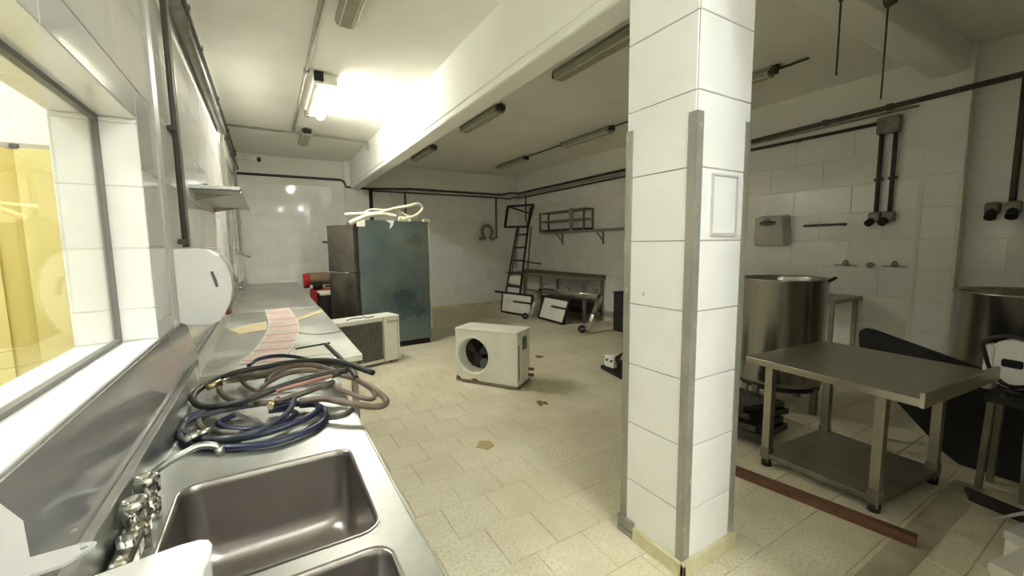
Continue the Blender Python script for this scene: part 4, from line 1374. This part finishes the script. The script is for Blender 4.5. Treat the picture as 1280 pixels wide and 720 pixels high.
ld = thing('step_ladder', 'tall dark ladder leaning upright in the far right corner', 'ladder', (4.8, 8.2, 0))
Lb, Lt = Vector((4.9, 8.75, 0)), Vector((5.3, 8.65, 2.03))
Rb, Rt = Vector((5.04, 8.26, 0)), Vector((5.3, 8.17, 2.03))
for a, b_ in ((Lb, Lt), (Rb, Rt + (Rt - Rb) * 0.22)):
    s = MB(ld.location)
    s.bar(a, b_, 0.05, 0.03)
    s.build('rail', 'black', ld)
for k in range(1, 7):
    t_ = k / 6.6
    s = MB(ld.location)
    s.bar(Lb.lerp(Lt, t_), Rb.lerp(Rt, t_), 0.035, 0.04)
    s.build('rung', 'black', ld)
for a, b_ in ((Lb + Vector((0.1, -0.0, 0)), Lt + Vector((0.05, 0, 0))), (Rb + Vector((0.16, -0.04, 0)), Rt + Vector((0.05, -0.05, 0)))):
    s = MB(ld.location)
    s.bar(a, b_, 0.03, 0.03)
    s.build('rear_rail', 'steel_grey', ld)
for t0, t1 in ((0.33, 0.42), (0.22, 0.31), (0.13, 0.2)):
    s = MB(ld.location)
    e = Vector((0.03, 0, 0))
    a, b_, c_, d_ = Lb.lerp(Lt, t0) + e, Rb.lerp(Rt, t0) + e, Rb.lerp(Rt, t1) + e, Lb.lerp(Lt, t1) + e
    ez = Vector((0.012, 0, 0))
    s.hexa([a, b_, b_ + ez, a + ez, d_, c_, c_ + ez, d_ + ez])
    s.build('white_step_board', 'white_sheet', ld)
hf = [Vector((5.24, 9.16, 2.06)), Vector((5.24, 8.1, 2.02)), Vector((5.24, 7.86, 2.5)), Vector((5.24, 9.0, 2.56))]
for i in range(4):
    s = MB(ld.location)
    s.bar(hf[i], hf[(i + 1) % 4], 0.05, 0.05)
    s.build('top_frame', 'black', ld)
s = MB(ld.location)
s.bar(hf[3], hf[1].lerp(hf[2], 0.6), 0.04, 0.03)
s.build('diagonal_brace', 'black', ld)
s = MB(ld.location)
s.bar(Rb.lerp(Rt, 0.6), Rb.lerp(Rt, 0.58) + Vector((0.25, -0.35, -0.02)), 0.035, 0.03)
s.build('side_arm', 'black', ld)

def panel(label, A, B, lean, h, bars, over=0.0):
    A, B = Vector(A), Vector(B)
    t = thing('framed_panel', label, 'panel', (A + B) / 2, 0, 'white panels leaning before the bench')
    o0 = (A + B) / 2
    up = Vector((lean, 0, h))
    u = (B - A).normalized()
    nrm = u.cross(up).normalized()
    s = MB(o0)
    th = nrm * 0.012
    s.hexa([A + th, B + th, B - th, A - th, A + up + th, B + up + th, B + up - th, A + up - th])
    s.build('sheet', 'white_paint', t)
    for a, b_ in ((A, B), (A + up - u * over, B + up), (A, A + up), (B, B + up)):
        s = MB(o0)
        s.bar(a, b_, 0.045, 0.045)
        s.build('frame_bar', 'black', t)
    f0 = A + up * 0.62 + nrm * 0.02
    f1 = B + up * 0.62 + nrm * 0.02
    if nrm.x > 0:
        f0 -= nrm * 0.04; f1 -= nrm * 0.04
    s = MB(o0)
    s.bar(f0.lerp(f1, 0.42), f1, 0.04, 0.03)
    s.build('shelf_bar', 'black', t)
    return t
panel('white panel in a black frame leaning before the ladder foot', (4.74, 8.5, 0.03), (4.93, 7.52, 0.03), 0.05, 0.45, 1, 0.3)
panel('white panel in a black frame leaning between the two trolley legs', (5.0, 7.3, 0.03), (4.98, 6.42, 0.03), 0.16, 0.45, 1)

tf = thing('trolley_frame', 'shiny tubular trolley frame with caster wheels leaning against the bench', 'trolley', (4.95, 6.5, 0))
def tube_part(nm, pts, r, m='chrome'):
    s = MB(tf.location)
    s.tube(pts, r, 12)
    return s.build(nm, m, tf)
TLf, TLt = Vector((4.76, 7.32, 0.06)), Vector((5.1, 7.38, 0.64))
TRf, TRt = Vector((4.83, 5.52, 0.06)), Vector((5.22, 5.62, 0.66))
tube_part('leg', [TLf, TLt], 0.042)
tube_part('leg', [TRf, TRt], 0.055)
tube_part('top_bar', [TLt, TRt], 0.032)
tube_part('lower_bar', [TLt + Vector((0.05, -0.1, -0.07)), TRt + Vector((0.05, 0.1, -0.08))], 0.022, 'steel_dull')
for p in (TLt.lerp(TRt, 0.02), TLt.lerp(TRt, 0.5), TLt.lerp(TRt, 0.92)):
    s = MB(tf.location)
    s.lathe(p + Vector((0.02, 0, 0.03)), [(0.02, 0), (0.02, 0.05), (0.075, 0.06), (0.07, 0.085), (0, 0.095)], 16)
    s.build('adjustable_foot', 'steel_grey', tf)
for p, q in ((TLf, Vector((-0.06, 0.07, 0))), (TRf, Vector((-0.05, 0.1, 0.01)))):
    s = MB(tf.location)
    c_ = p + q + Vector((0, 0, 0.015))
    s.lathe(c_, [(0.0, -0.022), (0.03, -0.024), (0.06, -0.022), (0.072, -0.012), (0.072, 0.012), (0.06, 0.022), (0.03, 0.024), (0, 0.022)], 20, axis=(0.8, 0.5, 0))
    wl = s.build('caster_wheel', 'black', tf)
    s = MB(tf.location)
    s.bar(c_, p + Vector((0.01, 0, 0.06)), 0.05, 0.02)
    s.lathe(c_, [(0.0, -0.03), (0.022, -0.03), (0.022, 0.03), (0, 0.03)], 12, axis=(0.8, 0.5, 0))
    s.build('caster_fork', 'steel_grey', wl)
s = MB(tf.location)
s.cyl(TRf.lerp(TRt, 0.42) - Vector((0.0, 0.0, 0.0)), TRf.lerp(TRt, 0.47), 0.058, 14)
s.build('collar', 'steel_grey', tf)

bb = thing('black_crate', 'black box standing on the floor left of the pillar, by the right wall', 'box', (5.65, 5.28, 0))
s = MB(bb.location)
s.box(5.44, 5.86, 4.9, 5.52, 0.0, 0.7, 0.012, 1)
s.build('box_body', 'black', bb)
s = MB(bb.location)
s.box(5.43, 5.87, 4.89, 5.53, 0.7, 0.725, 0.006, 1)
s.build('lid', 'black_matte', bb)

dv = thing('stripped_motor', 'small stripped electric unit with wires on a black base, on the floor behind the pillar', 'device', (3.72, 3.75, 0))
s = MB(dv.location)
s.prism([(3.6, 3.86, 0), (3.5, 3.4, 0), (3.85, 3.2, 0), (4.05, 3.9, 0)], (0, 0, 0.05), 0.008, 1)
s.build('base', 'black_matte', dv)
s = MB(dv.location)
s.box(3.62, 3.7, 3.66, 3.82, 0.05, 0.2, 0.008, 1)
s.build('terminal_block', 'white_plastic', dv)
s = MB(dv.location)
s.cyl((3.76, 3.3, 0.13), (3.9, 3.65, 0.13), 0.085, 18)
s.build('motor', 'chrome', dv)
for k in range(4):
    s = MB(dv.location)
    s.tube([(3.66, 3.72 - 0.03 * k, 0.1), (3.66, 3.62 - 0.03 * k, 0.22 + 0.02 * k), (3.74, 3.45 - 0.03 * k, 0.25 + 0.01 * k), (3.78, 3.3, 0.1)], 0.009, 6, smooth=6)
    s.build('wire', 'black', dv)
for y in (3.69, 3.77):
    s = MB(dv.location)
    s.cyl((3.612, y, 0.14), (3.622, y, 0.14), 0.016, 10)
    s.build('screw_hole', 'black', dv)

# wall shelves on the right wall
ws = thing('wall_shelf', 'long dark shelf on brackets on the right wall above the steel bench', 'shelf', (XR, 6.6, 1.88))
s = MB(ws.location)
s.box(XR - 0.28, XR - 0.005, 4.6, 8.3, 1.86, 1.9)
s.build('board', 'steel_dull', ws)
for y in (7.75, 6.38, 5.0):
    s = MB(ws.location)
    s.box(XR - 0.03, XR - 0.005, y - 0.015, y + 0.015, 1.6, 1.86)
    s.bar((XR - 0.2, y, 1.85), (XR - 0.02, y, 1.66), 0.02)
    s.build('bracket', 'steel_grey', ws)
rk = thing('wall_rack', 'open grey metal rack frame standing on the long wall shelf', 'rack', (XR, 7.5, 1.9))
X0, X1 = XR - 0.27, XR - 0.02
for y in (8.3, 6.7):
    for x in (X0, X1):
        s = MB(rk.location)
        s.box(x - 0.018, x + 0.018, y - 0.018, y + 0.018, 1.902, 2.36)
        s.build('post', 'steel_grey', rk)
s = MB(rk.location)
s.box(X0 - 0.018, X0 + 0.018, 7.06, 7.16, 1.902, 2.38)
s.build('post', 'conduit_light', rk)['label'] = 'wider pale post'
for z in (1.93, 2.14, 2.34):
    s = MB(rk.location)
    for x in (X0, X1):
        s.bar((x, 6.7, z), (x, 8.3, z), 0.03, 0.03)
    for y in (6.7, 8.3):
        s.bar((X0, y, z), (X1, y, z), 0.03, 0.03)
    s.build('rail_frame', 'steel_dull' if z > 2 else 'black', rk)

# ------------------------------------------------------------------ right-hand bay
dr = thing('towel_dispenser', 'grey paper towel dispenser with an oval window on the right wall', 'dispenser', (XR, 3.04, 1.74))
s = MB(dr.location)
s.hexa([(XR - 0.17, 2.85, 1.55), (XR, 2.83, 1.54), (XR, 3.25, 1.54), (XR - 0.17, 3.23, 1.55), (XR - 0.2, 2.87, 1.93), (XR, 2.85, 1.96), (XR, 3.23, 1.96), (XR - 0.2, 3.21, 1.93)], 0.025, 3)
s.build('body', 'mid_grey_plastic', dr)
s = MB(dr.location)
s.lathe((XR - 0.199, 3.04, 1.85), [(0.0, 0.012), (0.1, 0.01), (0.11, 0.0)], 24, axis=(-1, 0, 0.08))
for v in s.b.verts:
    v.co.z = (v.co.z - (1.85 - dr.location.z)) * 0.35 + (1.85 - dr.location.z)
s.build('oval_window', 'smoke', dr)
s = MB(dr.location)
s.box(XR - 0.205, XR - 0.19, 3.0, 3.08, 1.895, 1.91)
s.build('lock', 'smoke', dr)
kb = thing('knife_rack', 'dark magnetic knife bar screwed to the right wall', 'rack', (XR, 2.46, 1.8))
s = MB(kb.location)
s.box(XR - 0.02, XR, 2.23, 2.69, 1.785, 1.815)
s.build('bar', 'conduit', kb)
for k in range(5):
    s = MB(kb.location)
    y = 2.27 + k * 0.095
    s.cyl((XR - 0.028, y, 1.8), (XR - 0.018, y, 1.8), 0.012, 8)
    s.build('screw', 'black', kb)
for i, y in enumerate((2.2, 1.96, 1.75)):
    t = thing('wall_tap', ('small capped wall tap above the tall pot, left of three', 'small round pipe end on the right wall, middle of three', 'small capped wall tap beside the pilaster, right of three')[i], 'tap', (XR, y, 1.32), 0, 'capped taps on the right wall')
    s = MB()
    s.cyl((0, 0, 0), (-0.05, 0, 0), 0.022, 10)
    s.build('stub', 'steel_grey', t)
    s = MB()
    if i != 1:
        s.tube([(-0.04, -0.03, 0.0), (-0.045, 0, 0.05), (-0.04, 0.03, 0.0)], 0.008, 6, smooth=4)
        s.bar((-0.01, -0.1, -0.01), (-0.01, 0.12, -0.01), 0.012)
    else:
        s.cyl((-0.05, 0, 0), (-0.06, 0, 0), 0.035, 10)
    s.build('handle', 'steel_grey', t)

def pot(name, label, cx, cy, R_, zb, zt, m, legs):
    t = thing(name, label, 'pot', (cx, cy, 0))
    s = MB()
    s.lathe((0, 0, 0), [(0.0, zb), (R_ * 0.9, zb), (R_ * 0.98, zb + 0.02), (R_, zb + 0.06), (R_, zt - 0.03), (R_ + 0.012, zt - 0.012), (R_ + 0.012, zt), (R_ - 0.004, zt), (R_ - 0.008, zt - 0.02), (R_ - 0.008, zb + 0.07), (R_ * 0.93, zb + 0.03), (0, zb + 0.03)], 56)
    s.build('pot_body', m, t)
    s = MB()
    s.lathe((0, 0, 0), [(R_ * 0.7, zb - 0.03), (R_ * 0.95, zb - 0.03), (R_ * 0.95, zb), (R_ * 0.7, zb)], 32)
    s.build('burner_ring', 'black', t)
    for k in range(legs):
        a = 2 * PI * k / legs + PI * 0.97
        s = MB()
        x, y = R_ * 0.93 * math.cos(a), R_ * 0.93 * math.sin(a)
        s.bar((x, y, 0), (x, y, zb), 0.05, 0.05)
        s.build('leg', 'steel_dull', t)
    s = MB()
    a = math.radians(-75)
    s.tube([(R_ * math.cos(a - 0.15), R_ * math.sin(a - 0.15), zt - 0.02), ((R_ + 0.04) * math.cos(a - 0.1), (R_ + 0.04) * math.sin(a - 0.1), zt + 0.012), ((R_ + 0.04) * math.cos(a + 0.1), (R_ + 0.04) * math.sin(a + 0.1), zt + 0.012), (R_ * math.cos(a + 0.15), R_ * math.sin(a + 0.15), zt - 0.02)], 0.014, 8)
    s.build('handle', 'black', t)
    return t
pot('stock_pot', 'tall shiny steel cooking vat just right of the pillar', 4.3, 2.08, 0.36, 0.24, 1.255, 'steel_pot', 4)
pot('stock_pot', 'dark steel cooking vat at the right edge behind the white machine', 4.95, 0.64, 0.41, 0.24, 1.2, 'steel_pot', 4)

t2 = steel_table('steel_table', 'grey steel side table against the right wall behind the tall vat', 5.3, XR - 0.01, 2.02, 3.5, 0.955, None, None, 'steel_dull')

rt = thing('low_table', 'low steel table with a raised end lip and bottom shelf, right of the pillar', 'table', (3.3, 1.1, 0), math.radians(-5))
s = MB()
TZ = 0.8
s.box(-0.47, 0.5, -0.47, 0.47, TZ - 0.045, TZ, 0.006, 2)
s.build('tabletop', 'steel_low', rt)
s = MB()
s.box(-0.47, 0.5, -0.485, -0.462, TZ - 0.048, TZ + 0.035, 0.005, 2)
s.build('end_lip', 'steel_low', rt)
LG = [(-0.33, 0.37), (-0.27, -0.24), (0.42, -0.26), (0.42, 0.38)]
for x, y in LG:
    s = MB()
    s.box(x - 0.025, x + 0.025, y - 0.025, y + 0.025, 0.03, TZ - 0.045)
    lg = s.build('leg', 'steel_low', rt)
    s = MB()
    s.cyl((x, y, 0), (x, y, 0.05), 0.032, 12)
    s.build('foot', 'black', lg)
    s = MB()
    s.hexa([(x - 0.03, y - 0.03, 0.06), (x + 0.03, y - 0.03, 0.06), (x + 0.03, y + 0.03, 0.06), (x - 0.03, y + 0.03, 0.06), (x - 0.03, y - 0.03, 0.14), (x + 0.03, y - 0.03, 0.14), (x + 0.03, y + 0.03, 0.14), (x - 0.03, y + 0.03, 0.14)])
    s.build('bracket', 'steel_dull', lg)
s = MB()
P = [(-0.36, 0.4, 0.06), (-0.3, -0.27, 0.06), (0.45, -0.29, 0.06), (0.45, 0.41, 0.06)]
s.prism(P, (0, 0, 0.035), 0.004, 1)
s.build('bottom_shelf', 'steel_dull', rt)
s = MB()
for k in range(8):
    x = -0.34 + 0.01 * k
    y = 0.33 - 0.075 * k
    s.cyl((x - 0.012, y, 0.08), (x + 0.0, y, 0.08), 0.008, 6)
s.build('rivets', 'chrome', rt)

pk = MB()
pk.hexa([(2.665, 1.56, 0), (2.715, 1.57, 0), (2.865, 0.655, 0), (2.81, 0.645, 0), (2.665, 1.56, 0.055), (2.715, 1.57, 0.055), (2.865, 0.655, 0.055), (2.81, 0.645, 0.055)], 0.003, 1)
tag(pk.build('wooden_plank', 'wood_red'), 'red-brown wooden plank lying on the floor before the low table', 'plank')
pk = MB()
pk.hexa([(3.62, 0.62, 0), (3.72, 0.66, 0), (3.62, 0.2, 0), (3.54, 0.2, 0), (3.62, 0.62, 0.04), (3.72, 0.66, 0.04), (3.62, 0.2, 0.04), (3.54, 0.2, 0.04)])
tag(pk.build('wooden_plank', 'wood_dark'), 'dark plank on the floor at the right edge under the white machine', 'plank')

labs = ['lowest blackened metal tray of the stack behind the low table', 'second lowest tray of the dark stack, sticking out further', 'second highest tray of the dark stack, tilted', 'topmost metal tray of the dark stack, catching the light on its rim']
for k in range(4):
    t = thing('metal_tray', labs[k], 'tray', (3.40 + 0.03 * k - 0.05 * (k % 2), 1.9 + 0.03 * k, 0.05 + 0.062 * k), math.radians(8 - 5 * k + 4 * (k % 2)), 'dark trays stacked behind the low table')
    t.rotation_euler = (0, math.radians(7), t.rotation_euler.z)
    s = MB()
    s.box(-0.28, 0.28, -0.24, 0.24, 0, 0.006)
    s.build('tray_base', 'tray', t)
    s = MB()
    for a in ((-0.285, -0.275, -0.245, 0.245), (0.275, 0.285, -0.245, 0.245), (-0.275, 0.275, -0.245, -0.235), (-0.275, 0.275, 0.235, 0.245)):
        s.box(a[0], a[1], a[2], a[3], 0, 0.045)
    s.build('rim', 'tray', t)

bd = thing('black_board', 'large black rounded board standing on edge behind the low table', 'board', (4.12, 1.0, 0))
s = MB()
prof = [(0.39, 0.6), (0.41, 0.84), (0.4, 0.87), (0.37, 0.89), (0.33, 0.885), (-0.5, 0.65), (-0.56, 0.63), (-0.6, 0.58), (-0.6, 0.05), (-0.55, 0.0), (-0.22, 0.0), (-0.15, 0.05)]
s.prism([(0.03 + 0.0 * b, a, b) for a, b in prof], (0.06, 0.0, 0), 0.012, 2)
o = s.build('panel', 'black_matte', bd)
s = MB()
s.box(0.035, 0.085, 0.2, 0.24, 0.0, 0.5)
s.build('prop_leg', 'black', bd)

wm = thing('white_machine', 'white teardrop-shaped machine head with a black cord on a dark stand, right edge', 'machine', (3.93, 0.535, 0.08), math.radians(-8))
s = MB()
s.box(-0.09, 0.09, -0.12, 0.1, 0.5, 0.56)
s.build('stand_top', 'black', wm)
for x in (-0.07, 0.07):
    for y in (-0.09, 0.07):
        s = MB()
        s.bar((x * 1.1, y * 1.2, -0.08), (x, y, 0.5), 0.03)
        s.build('stand_leg', 'steel_dull', wm)
s = MB()
prof = []
for k in range(20):
    a = 2 * PI * k / 20
    rr = 0.125
    prof.append((rr * math.cos(a), 0.78 + rr * math.sin(a) * 1.05 - (0.05 if math.sin(a) < -0.5 else 0)))
s.prism([(-0.06, a, b) for a, b in prof], (0.09, 0, 0), 0.02, 3)
s.build('machine_head', 'white_plastic', wm)
s = MB()
s.box(-0.07, 0.03, 0.08, 0.13, 0.57, 0.86, 0.015, 2)
s.build('side_column', 'white_plastic', wm)
s = MB()
s.box(-0.066, -0.055, -0.04, 0.05, 0.735, 0.785, 0.008, 1)
s.build('opening', 'dark', wm)
s = MB()
s.tube([(-0.07, 0.13, 0.88), (-0.075, 0.03, 0.93), (-0.075, -0.09, 0.9), (-0.07, -0.15, 0.8), (-0.07, -0.12, 0.68), (-0.06, 0.0, 0.62), (-0.06, 0.08, 0.68), (-0.07, 0.12, 0.8)], 0.012, 8, closed=True, smooth=5)
s.build('cord', 'black', wm)
s = MB()
s.tube(coil(-0.03, -0.04, 0.12, 0.1, 2.5, 0.57, 0.05, 0.3, 0.06, seed=31), 0.012, 8, smooth=5)
s.build('cord_coil', 'black', wm)

for i, (x, y, z0, z1, w_, d_, rz, lab) in enumerate(((2.66, 0.225, 0.0, 0.28, 0.42, 0.16, -12, 'white foam box at the bottom right corner, the front one'), (3.02, 0.27, 0.0, 0.22, 0.2, 0.18, -12, 'pale box right behind the front white foam box'))):
    t = thing('foam_box', lab, 'box', (x, y, 0), math.radians(rz), 'foam boxes in the bottom right corner')
    s = MB()
    s.box(-w_ / 2, w_ / 2, -d_ / 2, d_ / 2, z0, z1 - 0.04, 0.008, 1)
    s.build('box_body', 'white_sheet', t)
    s = MB()
    s.box(-w_ / 2 - 0.006, w_ / 2 + 0.006, -d_ / 2 - 0.006, d_ / 2 + 0.006, z1 - 0.038, z1, 0.006, 1)
    s.build('lid', 'grey_plastic' if i else 'white_sheet', t)
s = MB()
s.cyl((3.45, 0.5, 0.012), (3.05, 0.33, 0.3), 0.008, 8)
tag(s.build('thin_rod', 'grey_plastic'), 'thin pale rod leaning beside the foam boxes', 'rod')

# ------------------------------------------------------------------ marks and scraps on the floor
def blob(m, x, y, rx, ry, z, n=14, seed=0):
    r_ = random.Random(seed)
    P = []
    for k in range(n):
        a = 2 * PI * k / n
        q = 1 + r_.uniform(-0.25, 0.25)
        P.append((x + rx * q * math.cos(a), y + ry * q * math.sin(a), z))
    m.prism(P, (0, 0, 0.001))
s = MB()
blob(s, 1.41, 2.84, 0.075, 0.075, 0.0012, seed=3)
o = s.build('floor_stain', 'stain', floor); o['label'] = 'brown stain on the floor tiles'
for i, (x, y, a, lab) in enumerate(((2.29, 3.31, 0.4, 'brown crumpled scrap on the floor before the middle air conditioner'), (3.25, 4.75, 1.0, 'flat brown scrap on the floor right of the middle air conditioner'))):
    s = MB()
    for k in range(5):
        q = a + k * 0.5
        cx, cy = x + 0.035 * math.cos(k * 1.9), y + 0.035 * math.sin(k * 1.9)
        s.prism([(cx - 0.05 * math.cos(q), cy - 0.05 * math.sin(q), 0.002), (cx + 0.02 * math.sin(q), cy - 0.02 * math.cos(q), 0.012), (cx + 0.05 * math.cos(q), cy + 0.05 * math.sin(q), 0.006), (cx - 0.02 * math.sin(q), cy + 0.02 * math.cos(q), 0.003)], (0, 0, 0.002))
    tag(s.build('dry_scrap', 'leaf'), lab, 'scrap')
